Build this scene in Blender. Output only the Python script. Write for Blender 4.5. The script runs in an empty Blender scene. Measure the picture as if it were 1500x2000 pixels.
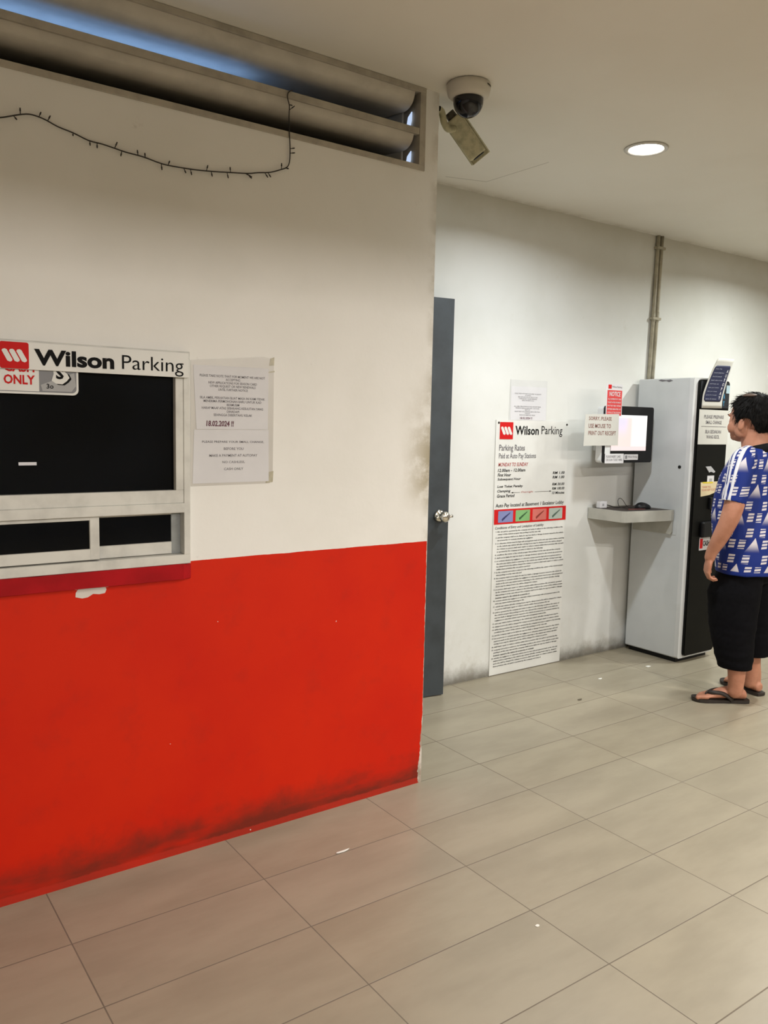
import bpy, bmesh, math, random
from mathutils import Vector, Matrix, noise
from mathutils.bvhtree import BVHTree
random.seed(7)
C = bpy.context.scene.collection

# ---------------------------------------------------------------- camera
cam_d = bpy.data.cameras.new('camera'); cam = bpy.data.objects.new('camera', cam_d); C.objects.link(cam)
rt = Vector((0.81529, -0.57867, 0.02113)); up = Vector((0.04541, 0.10027, 0.99392)); fw = Vector((0.57727, 0.80937, -0.10803))
M = Matrix((rt, up, -fw)).transposed().to_4x4(); M.translation = Vector((0, 0, 1.4737)); cam.matrix_world = M
cam_d.sensor_fit = 'VERTICAL'; cam_d.sensor_height = 36.0; cam_d.sensor_width = 27.0; cam_d.lens = 1598.7 / 2000 * 36
cam_d.clip_start = 0.02
bpy.context.scene.camera = cam

# ---------------------------------------------------------------- world, exposure
w = bpy.data.worlds.new('world'); bpy.context.scene.world = w; w.use_nodes = True
w.node_tree.nodes['Background'].inputs[0].default_value = (0.6, 0.75, 1, 1)
w.node_tree.nodes['Background'].inputs[1].default_value = 0.05
vs = bpy.context.scene.view_settings
vs.view_transform = 'Standard'; vs.look = 'None'; vs.gamma = 1; vs.use_curve_mapping = False; vs.exposure = 0.38
try: bpy.context.scene.cycles.max_bounces = 8
except Exception: pass

CEIL = 2.718; YA = 2.543; YB = 3.456; XA = 2.03

def area(name, loc, rot, sx, sy, power, col, shape='RECTANGLE', spread=180):
    l = bpy.data.lights.new(name, 'AREA'); l.shape = shape; l.size = sx
    if shape in ('RECTANGLE', 'ELLIPSE'): l.size_y = sy
    l.energy = power; l.color = col; l.spread = math.radians(spread)
    o = bpy.data.objects.new(name, l); o.location = loc; o.rotation_euler = rot; C.objects.link(o); return o
# tube battens of the hall beyond the downstand beam, behind the viewer
area('batten_light', (0.2, -3.9, 2.655), (math.radians(50), 0, 0), 2.6, 0.10, 70, (1, 0.945, 0.90))
area('batten_light', (4.2, -3.9, 2.655), (math.radians(50), 0, 0), 2.6, 0.10, 50, (1, 0.94, 0.88))
# daylight reaching the channel behind the upper louvre blade
area('louvre_daylight', (0.55, 2.76, 2.578), (math.radians(180), 0, 0), 1.55, 0.16, 1.1, (0.27, 0.50, 1.0))

# ---------------------------------------------------------------- helpers
def srgb(r, g, b):
    f = lambda c: (c / 255 / 12.92) if c / 255 <= 0.04045 else ((c / 255 + 0.055) / 1.055) ** 2.4
    return (f(r), f(g), f(b), 1)

class N:
    """tiny node-graph helper"""
    def __init__(s, name):
        s.m = bpy.data.materials.new(name); s.m.use_nodes = True
        s.t = s.m.node_tree; s.b = s.t.nodes['Principled BSDF']
    def n(s, t, **k):
        nd = s.t.nodes.new(t)
        for a, v in k.items(): setattr(nd, a, v)
        return nd
    def put(s, sock, v):
        if isinstance(v, bpy.types.NodeSocket): s.t.links.new(v, sock)
        else: sock.default_value = v
    def math(s, op, a, b=0.0, c=0.0, clamp=False):
        nd = s.n('ShaderNodeMath', operation=op, use_clamp=clamp)
        s.put(nd.inputs[0], a); s.put(nd.inputs[1], b)
        if op in ('MULTIPLY_ADD', 'WRAP', 'COMPARE', 'SMOOTH_MIN'): s.put(nd.inputs[2], c)
        return nd.outputs[0]
    def mix(s, f, a, b):
        nd = s.n('ShaderNodeMix', data_type='RGBA'); s.put(nd.inputs[0], f); s.put(nd.inputs[6], a); s.put(nd.inputs[7], b); return nd.outputs[2]
    def ss(s, v, lo, hi, a=0.0, b=1.0):
        nd = s.n('ShaderNodeMapRange', interpolation_type='SMOOTHSTEP'); s.put(nd.inputs[0], v)
        for i, x in enumerate((lo, hi, a, b)): nd.inputs[i + 1].default_value = x
        return nd.outputs[0]
    def pos(s):
        g = s.n('ShaderNodeNewGeometry'); x = s.n('ShaderNodeSeparateXYZ'); s.put(x.inputs[0], g.outputs['Position'])
        return g.outputs['Position'], x.outputs[0], x.outputs[1], x.outputs[2]
    def noise(s, vec, scale, detail=3, rough=0.55, stretch=None):
        if stretch:
            mp = s.n('ShaderNodeMapping'); s.put(mp.inputs[0], vec); mp.inputs['Scale'].default_value = stretch; vec = mp.outputs[0]
        nd = s.n('ShaderNodeTexNoise'); s.put(nd.inputs['Vector'], vec); nd.inputs['Scale'].default_value = scale
        nd.inputs['Detail'].default_value = detail; nd.inputs['Roughness'].default_value = rough; return nd.outputs[0]
    def bump(s, h, strength=0.1, dist=0.01):
        b = s.n('ShaderNodeBump'); b.inputs['Strength'].default_value = strength; b.inputs['Distance'].default_value = dist
        s.put(b.inputs['Height'], h); s.put(s.b.inputs['Normal'], b.outputs[0])
    def base(s, c): s.put(s.b.inputs['Base Color'], c)
    def set(s, rough=None, metal=None, spec=None):
        if rough is not None: s.put(s.b.inputs['Roughness'], rough)
        if metal is not None: s.b.inputs['Metallic'].default_value = metal
        if spec is not None: s.b.inputs['Specular IOR Level'].default_value = spec

def simple(name, col, rough=0.5, metal=0.0, var=0.06, scale=30, bump=0.03, spec=0.5):
    k = N(name); p, x, y, z = k.pos(); n = k.noise(p, scale, 4)
    c2 = tuple(c * (1 - var * 3) for c in col[:3]) + (1,)
    k.base(k.mix(k.ss(n, 0.35, 0.75), col, c2)); k.set(rough, metal, spec)
    if bump: k.bump(n, bump, 0.002)
    return k.m
def emit(name, col, strength):
    k = N(name); k.base((0.02, 0.02, 0.02, 1)); k.put(k.b.inputs['Emission Color'], col); k.b.inputs['Emission Strength'].default_value = strength; return k.m

# ---- surfaces
def mat_wall_a():
    k = N('painted_plaster_white_over_red'); p, x, y, z = k.pos()
    n1 = k.noise(p, 2.2, 5); n2 = k.noise(p, 60, 3); n3 = k.noise(p, 9, 6, 0.65)
    white = k.mix(k.ss(n1, 0.35, 0.7), (0.81, 0.795, 0.755, 1), (0.765, 0.75, 0.705, 1))
    sc = k.ss(k.noise(p, 7, 6, 0.7), 0.66, 0.78); white = k.mix(k.math('MULTIPLY', sc, 0.35), white, (0.30, 0.27, 0.22, 1))
    # hand grease near the corner
    gx = k.ss(x, 1.86, 2.04); gz = k.math('MULTIPLY', k.ss(z, 1.10, 1.25), k.ss(z, 1.75, 1.3))
    gr = k.math('MULTIPLY', k.math('MULTIPLY', gx, gz), k.ss(n3, 0.3, 0.6), clamp=True)
    white = k.mix(k.math('MULTIPLY', gr, 0.75), white, (0.30, 0.24, 0.12, 1))
    ex = k.math('MULTIPLY', k.ss(x, 1.985, 2.03), k.ss(n3, 0.42, 0.62)); white = k.mix(k.math('MULTIPLY', ex, 0.35), white, (0.33, 0.29, 0.2, 1))
    red = k.mix(k.ss(n1, 0.35, 0.7), (0.610, 0.018, 0.0015, 1), (0.565, 0.013, 0.0018, 1))
    red = k.mix(k.math('MULTIPLY', k.ss(n3, 0.5, 0.75), 0.3), red, (0.40, 0.018, 0.008, 1))
    hgt = k.math('ADD', z, k.math('MULTIPLY', n3, -0.14))
    dirt = k.math('MULTIPLY', k.ss(hgt, 0.085, -0.035), k.ss(k.noise(p, 5, 5, 0.6, (0.5, 1, 2)), 0.25, 0.6), clamp=True)
    red = k.mix(k.math('MULTIPLY', dirt, 0.85), red, (0.11, 0.022, 0.012, 1))
    base_strip = k.ss(k.math('ADD', z, k.math('MULTIPLY', n2, 0.01)), 0.032, 0.026)
    red = k.mix(k.math('MULTIPLY', base_strip, 0.6), red, (0.50, 0.03, 0.015, 1))
    spk = k.ss(k.noise(p, 42, 2, 0.5), 0.80, 0.82); red = k.mix(spk, red, (0.7, 0.65, 0.6, 1))
    # chipped corner edge
    wob = k.noise(p, 22, 5, 0.7); low = k.ss(z, 0.32, 0.0, 0.0, 0.028)
    lim = k.math('SUBTRACT', 2.034, k.math('MULTIPLY', k.math('ADD', low, 0.012), wob))
    chip = k.math('GREATER_THAN', x, lim); red = k.mix(chip, red, k.mix(k.ss(n3, 0.4, 0.6), (0.62, 0.56, 0.5, 1), (0.35, 0.28, 0.22, 1)))
    isred = k.math('LESS_THAN', k.math('ADD', z, k.math('MULTIPLY', n3, 0.006)), 1.0105)
    k.base(k.mix(isred, white, red)); k.set(k.mix(isred, (0.62,) * 3 + (1,), (0.55,) * 3 + (1,)), spec=0.18)
    k.bump(k.math('ADD', k.noise(p, 35, 5), k.math('MULTIPLY', isred, 0.3)), 0.12, 0.004)
    return k.m
def mat_wall_b():
    k = N('painted_plaster_white'); p, x, y, z = k.pos()
    n1 = k.noise(p, 1.8, 5); n3 = k.noise(p, 10, 6, 0.7)
    c = k.mix(k.ss(n1, 0.35, 0.7), (0.70, 0.70, 0.67, 1), (0.64, 0.64, 0.60, 1))
    sc = k.ss(k.noise(p, 5, 7, 0.7), 0.62, 0.8); c = k.mix(k.math('MULTIPLY', sc, 0.3), c, (0.42, 0.38, 0.28, 1))
    top = k.ss(k.math('ADD', z, k.math('MULTIPLY', n3, 0.08)), 2.60, 2.76); c = k.mix(k.math('MULTIPLY', top, 0.35), c, (0.45, 0.40, 0.27, 1))
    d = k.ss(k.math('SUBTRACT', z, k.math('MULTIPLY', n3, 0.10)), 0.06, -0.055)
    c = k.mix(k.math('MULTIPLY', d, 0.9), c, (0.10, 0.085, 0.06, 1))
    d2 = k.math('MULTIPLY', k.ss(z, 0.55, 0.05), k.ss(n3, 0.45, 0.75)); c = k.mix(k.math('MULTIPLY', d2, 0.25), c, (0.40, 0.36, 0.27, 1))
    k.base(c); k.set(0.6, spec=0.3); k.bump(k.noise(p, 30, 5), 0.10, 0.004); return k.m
def mat_ceiling():
    k = N('painted_ceiling_board'); p, x, y, z = k.pos(); n1 = k.noise(p, 1.3, 5)
    c = k.mix(k.ss(n1, 0.35, 0.7), (0.78, 0.75, 0.675, 1), (0.745, 0.71, 0.63, 1))
    # a hairline board joint running away from the corner
    def seg(x0, y0, x1, y1, wd):
        dx, dy = x1 - x0, y1 - y0; L = math.hypot(dx, dy)
        a = k.math('ADD', k.math('MULTIPLY', k.math('SUBTRACT', x, x0), dx / L), k.math('MULTIPLY', k.math('SUBTRACT', y, y0), dy / L))
        b = k.math('ABSOLUTE', k.math('ADD', k.math('MULTIPLY', k.math('SUBTRACT', x, x0), -dy / L), k.math('MULTIPLY', k.math('SUBTRACT', y, y0), dx / L)))
        inn = k.math('MULTIPLY', k.math('GREATER_THAN', a, 0), k.math('LESS_THAN', a, L))
        return k.math('MULTIPLY', inn, k.math('LESS_THAN', b, wd))
    j = k.math('MAXIMUM', seg(2.718, 3.338, 2.936, 3.272, .004), seg(2.936, 3.272, 2.95, 2.852, .003))
    c = k.mix(k.math('MULTIPLY', j, 0.5), c, (0.25, 0.22, 0.17, 1))
    st = k.math('MULTIPLY', k.ss(y, 3.36, 3.46), k.ss(k.noise(p, 9, 5), 0.3, 0.7)); c = k.mix(k.math('MULTIPLY', st, 0.4), c, (0.33, 0.28, 0.2, 1))
    k.base(c); k.set(0.7, spec=0.2); k.bump(n1, 0.05, 0.01); return k.m
def mat_floor():
    k = N('porcelain_floor_tile'); p, x, y, z = k.pos()
    u = k.math('DIVIDE', k.math('SUBTRACT', x, 1.7578 - 12.0), 0.6); v = k.math('DIVIDE', k.math('SUBTRACT', y, 2.547 - 12.0), 0.3)
    fu = k.math('FRACT', u); fv = k.math('FRACT', v)
    du = k.math('MULTIPLY', k.math('MINIMUM', fu, k.math('SUBTRACT', 1, fu)), 0.6); dv = k.math('MULTIPLY', k.math('MINIMUM', fv, k.math('SUBTRACT', 1, fv)), 0.3)
    d = k.math('MINIMUM', du, dv); gr = k.ss(d, 0.0024, 0.0013)
    cid = k.n('ShaderNodeCombineXYZ'); k.put(cid.inputs[0], k.math('FLOOR', u)); k.put(cid.inputs[1], k.math('FLOOR', v))
    wn = k.n('ShaderNodeTexWhiteNoise', noise_dimensions='3D'); k.put(wn.inputs['Vector'], cid.outputs[0]); rnd = wn.outputs['Value']
    off = k.n('ShaderNodeVectorMath', operation='MULTIPLY_ADD'); k.put(off.inputs[0], wn.outputs['Color']); off.inputs[1].default_value = (9, 9, 9); k.put(off.inputs[2], p)
    vein = k.noise(off.outputs[0], 2.2, 6, 0.6, (1, 3.2, 1)); fine = k.noise(p, 90, 3)
    c = k.mix(k.ss(vein, 0.3, 0.72), (0.318, 0.276, 0.198, 1), (0.258, 0.222, 0.156, 1))
    c = k.mix(k.math('MULTIPLY', rnd, 0.16), c, (0.28, 0.255, 0.21, 1))
    c = k.mix(k.math('MULTIPLY', k.ss(k.noise(p, 4, 6, 0.7), 0.55, 0.8), 0.18), c, (0.22, 0.18, 0.13, 1))
    c = k.mix(gr, c, k.mix(k.noise(p, 3, 3), (0.11, 0.085, 0.06, 1), (0.19, 0.16, 0.12, 1)))
    k.base(c); r = k.math('ADD', 0.30, k.math('MULTIPLY', vein, 0.12)); k.set(k.math('MAXIMUM', r, k.math('MULTIPLY', gr, 0.8)), spec=0.45)
    k.bump(k.math('SUBTRACT', k.math('MULTIPLY', fine, 0.08), gr), 0.25, 0.0015); return k.m

WALL_A = mat_wall_a(); WALL_B = mat_wall_b(); CEILM = mat_ceiling(); FLOOR = mat_floor()
ALU = simple('powder_coated_aluminium', (0.66, 0.65, 0.60, 1), 0.38, 0.0, 0.07, 12)
ALU_D = simple('grey_aluminium_channel', (0.36, 0.38, 0.38, 1), 0.35, 0.3)
LOUV = simple('painted_louvre_steel', (0.55, 0.51, 0.44, 1), 0.5, 0, 0.06, 10)
LOUVF = simple('dusty_louvre_frame', (0.43, 0.39, 0.32, 1), 0.6, 0, 0.10, 14)
GLASSD = simple('opaque_dark_glass', (0.003, 0.004, 0.006, 1), 0.09, 0, 0.2, 3, 0, 0.22)  # opaque panes; the dark booth behind is put into their colour
DARKV = simple('painted_dark_interior', (0.012, 0.012, 0.012, 1), 0.9, 0, 0.05, 5, 0)  # near-black base colour carries the darkness of the closed spaces
SILLR = simple('glossy_crimson_paint', (0.42, 0.006, 0.010, 1), 0.45, 0, 0.08, 9, 0.08, 0.15)
BOARD = simple('sign_board_white', (0.72, 0.715, 0.675, 1), 0.4, 0, 0.02, 9, 0)
REDL = simple('sign_red', (0.58, 0.014, 0.014, 1), 0.6, 0, 0.02, 9, 0, 0.12)
BLK = simple('sign_black', (0.008, 0.008, 0.008, 1), 0.7, 0, 0.02, 9, 0, 0.1)
GREYT = simple('faded_print', (0.16, 0.15, 0.16, 1), 0.6, 0, 0.02, 9, 0)
GREYP = simple('grey_print_panel', (0.20, 0.20, 0.21, 1), 0.5, 0, 0.02, 9, 0)
GREYP2 = simple('pale_grey_print', (0.36, 0.36, 0.36, 1), 0.5, 0, 0.02, 9, 0)
PAPER = simple('copier_paper', (0.66, 0.65, 0.66, 1), 0.7, 0, 0.02, 6, 0.05)
PAPERW = simple('cream_paper', (0.57, 0.56, 0.51, 1), 0.7, 0, 0.02, 6, 0.05)
PLAST = simple('clear_film_sleeve', (0.60, 0.575, 0.53, 1), 0.25, 0, 0.02, 6, 0.05)
TAPE = simple('yellowed_tape', (0.50, 0.46, 0.34, 1), 0.35, 0, 0.1, 30, 0.05)
INKR = simple('red_ink', (0.42, 0.06, 0.05, 1), 0.6, 0, 0.02, 9, 0)
INKP = simple('purple_marker_ink', (0.13, 0.04, 0.06, 1), 0.6, 0, 0.02, 9, 0)
INKB = simple('brown_marker_ink', (0.22, 0.09, 0.07, 1), 0.6, 0, 0.02, 9, 0)
CABLE = simple('dark_cable', (0.018, 0.014, 0.010, 1), 0.5, 0, 0.1, 60, 0)
DOORM = simple('slate_grey_door_paint', (0.040, 0.049, 0.056, 1), 0.45, 0, 0.12, 8, 0.05)
CHROME = simple('satin_chrome', (0.72, 0.68, 0.6, 1), 0.18, 1.0, 0.03, 20, 0)
MACH = simple('light_grey_machine_paint', (0.585, 0.605, 0.61, 1), 0.35, 0, 0.03, 4, 0.02)
MACHT = simple('pale_machine_trim', (0.66, 0.67, 0.67, 1), 0.3, 0, 0.03, 4, 0.02)
MBLK = simple('black_machine_door', (0.004, 0.004, 0.0032, 1), 0.5, 0, 0.05, 9, 0.02, 0.14)
BPLAS = simple('black_plastic', (0.006, 0.006, 0.007, 1), 0.4, 0, 0.05, 9, 0.02, 0.25)
CCTVW = simple('camera_housing_white', (0.58, 0.54, 0.46, 1), 0.4, 0, 0.03, 9, 0)
CCTVY = simple('yellowed_camera_housing', (0.52, 0.49, 0.32, 1), 0.5, 0, 0.12, 40, 0.03)
DOMEG = simple('smoked_dome', (0.006, 0.006, 0.008, 1), 0.08, 0, 0.05, 9, 0)
PIPE = simple('painted_conduit', (0.42, 0.38, 0.28, 1), 0.4, 0, 0.1, 20, 0.02)
TRAY = simple('shelf_grey_plastic', (0.44, 0.43, 0.38, 1), 0.45, 0, 0.05, 9, 0.03)
RUBB = simple('brown_black_rubber', (0.022, 0.015, 0.011, 1), 0.6, 0, 0.1, 60, 0.05)
def bare(name, c): return simple(name, c, 0.6, 0, 0.02, 9, 0)
LITTER = bare('scrap_white', (0.7, 0.68, 0.62, 1))

def lk(name, bm, m, parent=None, origin=None, smooth=False):
    """link a bmesh built in world coordinates as one object (child of parent, or top-level with its own origin)"""
    o0 = Vector(parent['_o']) if parent is not None else Vector(origin or (0, 0, 0))
    bmesh.ops.recalc_face_normals(bm, faces=bm.faces) if smooth != 'keep' else None
    bm.transform(Matrix.Translation(-o0))
    me = bpy.data.meshes.new(name); bm.to_mesh(me); bm.free()
    for mm in (m if isinstance(m, (list, tuple)) else [m]): me.materials.append(mm)
    if smooth:
        for p in me.polygons: p.use_smooth = True
    o = bpy.data.objects.new(name, me); C.objects.link(o)
    if parent is not None: o.parent = parent
    else: o.location = o0
    o['_o'] = tuple(o0); return o
def thing(name, loc, label, cat, group=None):
    o = bpy.data.objects.new(name, None); o.empty_display_size = 0.05; C.objects.link(o); o.location = loc
    o['_o'] = tuple(loc); return tag(o, label, cat, group)
def tag(o, label, cat, group=None):
    o['label'] = label; o['category'] = cat
    if group: o['group'] = group
    return o
def st(o): o['kind'] = 'structure'; return o
def sempty(name, loc=(0, 0, 0)):
    o = bpy.data.objects.new(name, None); C.objects.link(o); o.location = loc; o['_o'] = tuple(loc); o['kind'] = 'structure'; return o

def box(bm, x0, x1, y0, y1, z0, z1, bev=0.0, seg=2):
    vs_ = [bm.verts.new((x, y, z)) for z in (z0, z1) for y in (y0, y1) for x in (x0, x1)]
    fs = [(0, 2, 3, 1), (4, 5, 7, 6), (0, 1, 5, 4), (2, 6, 7, 3), (0, 4, 6, 2), (1, 3, 7, 5)]
    fc = [bm.faces.new([vs_[i] for i in f]) for f in fs]
    if bev:
        es = list({e for f in fc for e in f.edges}); bmesh.ops.bevel(bm, geom=es, offset=bev, segments=seg, affect='EDGES', profile=0.5)
    return bm
def B(*a, **k): return box(bmesh.new(), *a, **k)
def prism(bm, pts, fn, d):
    """extrude a 2-D outline: fn(u, v, w) -> world, w in {0, d}"""
    a = [bm.verts.new(fn(u, v, 0)) for u, v in pts]; b = [bm.verts.new(fn(u, v, d)) for u, v in pts]; n = len(pts)
    bm.faces.new(a); bm.faces.new(b[::-1])
    for i in range(n): bm.faces.new([a[i], b[i], b[(i + 1) % n], a[(i + 1) % n]])
    return bm
def rrect(x0, x1, z0, z1, r, n=6, corners=(1, 1, 1, 1)):
    out = []
    for (cx, cz, a0, on, px, pz) in ((x1 - r, z1 - r, 0, corners[0], x1, z1), (x0 + r, z1 - r, 90, corners[1], x0, z1), (x0 + r, z0 + r, 180, corners[2], x0, z0), (x1 - r, z0 + r, 270, corners[3], x1, z0)):
        if on: out += [(cx + r * math.cos(math.radians(a0 + 90 * i / n)), cz + r * math.sin(math.radians(a0 + 90 * i / n))) for i in range(n + 1)]
        else: out.append((px, pz))
    return out
def plate(pts, y, d=0.002, bm=None):           # flat outline on a plane facing -y
    return prism(bm or bmesh.new(), pts, lambda u, v, w: (u, y + w, v), d)
def quad(x0, x1, z0, z1, y, d=0.0008): return plate([(x0, z0), (x1, z0), (x1, z1), (x0, z1)], y, d)
def tube(bm, pts, r, seg=10, caps=True):
    pts = [Vector(p) for p in pts]; rs = r if isinstance(r, (list, tuple)) else [r] * len(pts); rings = []; ref = None
    for i, p in enumerate(pts):
        t = (pts[min(i + 1, len(pts) - 1)] - pts[max(i - 1, 0)]).normalized()
        if ref is None: ref = t.orthogonal().normalized()
        ref = (ref - t * ref.dot(t)).normalized(); b = t.cross(ref)
        rings.append([bm.verts.new(p + (ref * math.cos(a) + b * math.sin(a)) * rs[i]) for a in [2 * math.pi * j / seg for j in range(seg)]])
    for a, b in zip(rings, rings[1:]):
        for j in range(seg): bm.faces.new([a[j], a[(j + 1) % seg], b[(j + 1) % seg], b[j]])
    if caps: bm.faces.new(rings[0][::-1]); bm.faces.new(rings[-1])
    return bm
def lathe(bm, c, prof, seg=32, axis='Z'):
    rings = []
    for r, h in prof:
        row = []
        for j in range(seg):
            a = 2 * math.pi * j / seg; u, v = r * math.cos(a), r * math.sin(a)
            row.append(bm.verts.new((c[0] + u, c[1] + v, c[2] + h) if axis == 'Z' else (c[0] + u, c[1] + h, c[2] + v)))
        rings.append(row)
    for a, b in zip(rings, rings[1:]):
        for j in range(seg): bm.faces.new([a[j], a[(j + 1) % seg], b[(j + 1) % seg], b[j]])
    bm.faces.new(rings[0]); bm.faces.new(rings[-1]); return bm
def catmull(P, n=8):
    P = [Vector(p) for p in P]; out = []
    for i in range(len(P) - 1):
        a, b, c, d = P[max(i - 1, 0)], P[i], P[i + 1], P[min(i + 2, len(P) - 1)]
        for k in range(n):
            t = k / n; out.append(0.5 * ((2 * b) + (c - a) * t + (2 * a - 5 * b + 4 * c - d) * t * t + (3 * b - a - 3 * c + d) * t ** 3))
    return out + [P[-1]]

def text_bm(body, x0, z1, width=None, height=None, size=1.0, align='LEFT', bold=0.0, shear=0.0, line=1.0, fn=None, y=0.0, ext=0.0, res=2):
    """lettering laid on a plane facing -y; box top-left at (x0, z1), scaled to width x height"""
    cu = bpy.data.curves.new('t', 'FONT'); cu.body = body; cu.size = 1; cu.offset = bold; cu.shear = shear; cu.space_line = line
    cu.align_x = align; cu.resolution_u = res; cu.fill_mode = 'FRONT'
    ob = bpy.data.objects.new('t', cu); C.objects.link(ob); dg = bpy.context.evaluated_depsgraph_get()
    me = bpy.data.meshes.new_from_object(ob.evaluated_get(dg)); bpy.data.objects.remove(ob); bpy.data.curves.remove(cu)
    bm = bmesh.new(); bm.from_mesh(me); bpy.data.meshes.remove(me)
    xs = [v.co.x for v in bm.verts]; zs = [v.co.y for v in bm.verts]
    ax, bx, az, bz = min(xs), max(xs), min(zs), max(zs)
    sx = width / (bx - ax) if width else None; sz = height / (bz - az) if height else None
    if sx is None: sx = sz if sz else size
    if sz is None: sz = sx
    fn = fn or (lambda u, v: (u, y, v))
    for v in bm.verts: v.co = Vector(fn(x0 + (v.co.x - ax) * sx, z1 - (bz - v.co.y) * sz))
    return bm
def add(bm, o):
    me = bpy.data.meshes.new('t'); o.to_mesh(me); o.free(); bm.from_mesh(me); bpy.data.meshes.remove(me); return bm
def txt(name, parent, m, *a, **k):
    bm = text_bm(*a, **k); return lk(name, bm, m, parent, smooth='keep')

# ================================================================ STRUCTURE
st(lk('floor', B(-3.2, 8.2, -6.2, 4.3, -0.1, 0), FLOOR))
bm = B(-3.2, 8.2, -6.2, YA + .02, CEIL, CEIL + .1); box(bm, XA - .1, 8.2, YA + .02, YB + .15, CEIL, CEIL + .1)
st(lk('ceiling', bm, CEILM))
LX0, LX1, LZ0 = -1.4, 1.965, 2.421
WX0, WX1, WZ0, WZ1 = -0.75, 1.025, 1.004, 1.686
bm = bmesh.new(); xs = [-3.2, LX0, WX0, WX1, LX1, XA]; zs = [0, WZ0, WZ1, LZ0, CEIL]
for i in range(5):
    for j in range(4):
        xm = (xs[i] + xs[i + 1]) / 2; zm = (zs[j] + zs[j + 1]) / 2
        if (WX0 < xm < WX1 and WZ0 < zm < WZ1) or (LX0 < xm < LX1 and zm > LZ0): continue
        box(bm, xs[i], xs[i + 1], YA, YA + .10, zs[j], zs[j + 1])
bmesh.ops.remove_doubles(bm, verts=bm.verts, dist=1e-5)
wall_a = st(lk('wall_left', bm, WALL_A))
# bare plaster where the paint has flaked off under the sill
pp = [(.663, .925), (.683, .919), (.700, .921), (.716, .930), (.735, .927), (.752, .929), (.757, .940), (.752, .953), (.738, .951), (.727, .953), (.715, .958), (.690, .956), (.672, .950), (.664, .938)]
bm = plate(pp, YA - .0012, .0014); plate([(.655, .952), (.672, .957), (.668, .947), (.658, .949)], YA - .0012, .0014, bm)
plate([(.740, .958), (.766, .961), (.763, .948), (.757, .947)], YA - .0012, .0014, bm); plate([(.776, .962), (.790, .964), (.786, .959)], YA - .0012, .0014, bm)
plate([(.985, .952), (1.030, .954), (1.022, .9505), (.990, .950)], YA - .0012, .0014, bm)
lk('bare_plaster_patch', bm, bare('bare_plaster', (0.68, 0.64, 0.58, 1)), wall_a)
st(lk('wall_passage', B(XA - .10, XA, YA + .10, YB, 0, CEIL), WALL_B))
DX0, DX1, DZ = 2.045, 2.835, 2.10
bm = B(-3.2, DX0, YB, YB + .15, 0, CEIL); box(bm, DX1, 8.2, YB, YB + .15, 0, CEIL); box(bm, DX0, DX1, YB, YB + .15, DZ, CEIL)
st(lk('wall_back', bm, WALL_B))
st(lk('wall_right', B(8.2, 8.35, -6.2, YB + .15, 0, CEIL), WALL_B))
st(lk('wall_front', B(-3.2, 8.2, -6.35, -6.2, 0, CEIL), WALL_B))
st(lk('wall_far_left', B(-3.35, -3.2, -6.2, YB + .15, 0, CEIL), WALL_B))
st(lk('trim_1', B(-3.2, 8.2, -2.35, -2.1, 2.50, CEIL), CEILM))          # downstand beam behind the viewer
# near-black sheets, the void's darkness in their colour, behind window, louvre and door
bm = B(-3.2, XA - .1, YA + .52, YA + .55, 0, CEIL + .1); box(bm, -3.2, XA - .1, YA + .10, YA + .55, CEIL, CEIL + .1); box(bm, -3.2, XA - .1, YA + .1, YA + .52, 2.36, 2.38)
st(lk('wall_booth_interior', bm, DARKV))
st(lk('wall_door_recess', B(DX0 - .02, DX1 + .02, YB + .15, YB + .17, 0, DZ + .02), DARKV))

# ---------------------------------------------------------------- window of the booth
win = sempty('window_1', (0.2, YA, WZ0))
def wpart(n, m, *bs, bev=.0015):
    bm = bmesh.new()
    for b in bs: box(bm, *b, bev=bev, seg=1)
    return lk(n, bm, m, win)
yf = YA - .022
wpart('outer_frame', ALU, (WX0, WX1, yf, YA + .05, 1.664, 1.686), (WX0, WX1, yf, YA + .05, WZ0, 1.034), (1.003, WX1, yf, YA + .05, 1.034, 1.664), (WX0, WX0 + .022, yf, YA + .05, 1.034, 1.664))
wpart('transom', ALU, (WX0 + .022, 1.003, yf - .004, YA + .045, 1.172, 1.203))
wpart('upper_sash', ALU, (WX0 + .022, 1.003, yf + .002, YA + .03, 1.203, 1.245), (.977, 1.003, yf + .002, YA + .03, 1.245, 1.64), (WX0 + .022, 1.003, yf + .002, YA + .03, 1.64, 1.664), (WX0 + .022, WX0 + .048, yf + .002, YA + .03, 1.245, 1.64))
wpart('channel_jamb', ALU_D, (.972, 1.003, YA + .012, YA + .04, 1.034, 1.172))
wpart('sliding_sash', ALU, (WX0 + .022, .735, YA - .012, YA + .006, 1.038, 1.072), (WX0 + .022, .735, YA - .012, YA + .006, 1.160, 1.171), (.706, .735, YA - .0125, YA + .0065, 1.038, 1.171))
wpart('fixed_sash', ALU, (.735, .972, YA + .008, YA + .028, 1.036, 1.075), (.735, .972, YA + .008, YA + .028, 1.164, 1.172))
lk('upper_pane', B(WX0 + .04, .985, YA, YA + .006, 1.235, 1.65), GLASSD, win)
lk('sliding_pane', B(WX0 + .03, .71, YA - .004, YA, 1.06, 1.168), GLASSD, win)
lk('fixed_pane', B(.72, .99, YA + .016, YA + .02, 1.06, 1.168), GLASSD, win)
wpart('sealant_gap', BLK, (1.0255, 1.0295, YA - .0015, YA + .003, 1.200, 1.226), (1.026, 1.0295, YA - .0015, YA + .003, 1.118, 1.140), (1.026, 1.0295, YA - .0015, YA + .003, 1.055, 1.102), bev=0)
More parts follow.
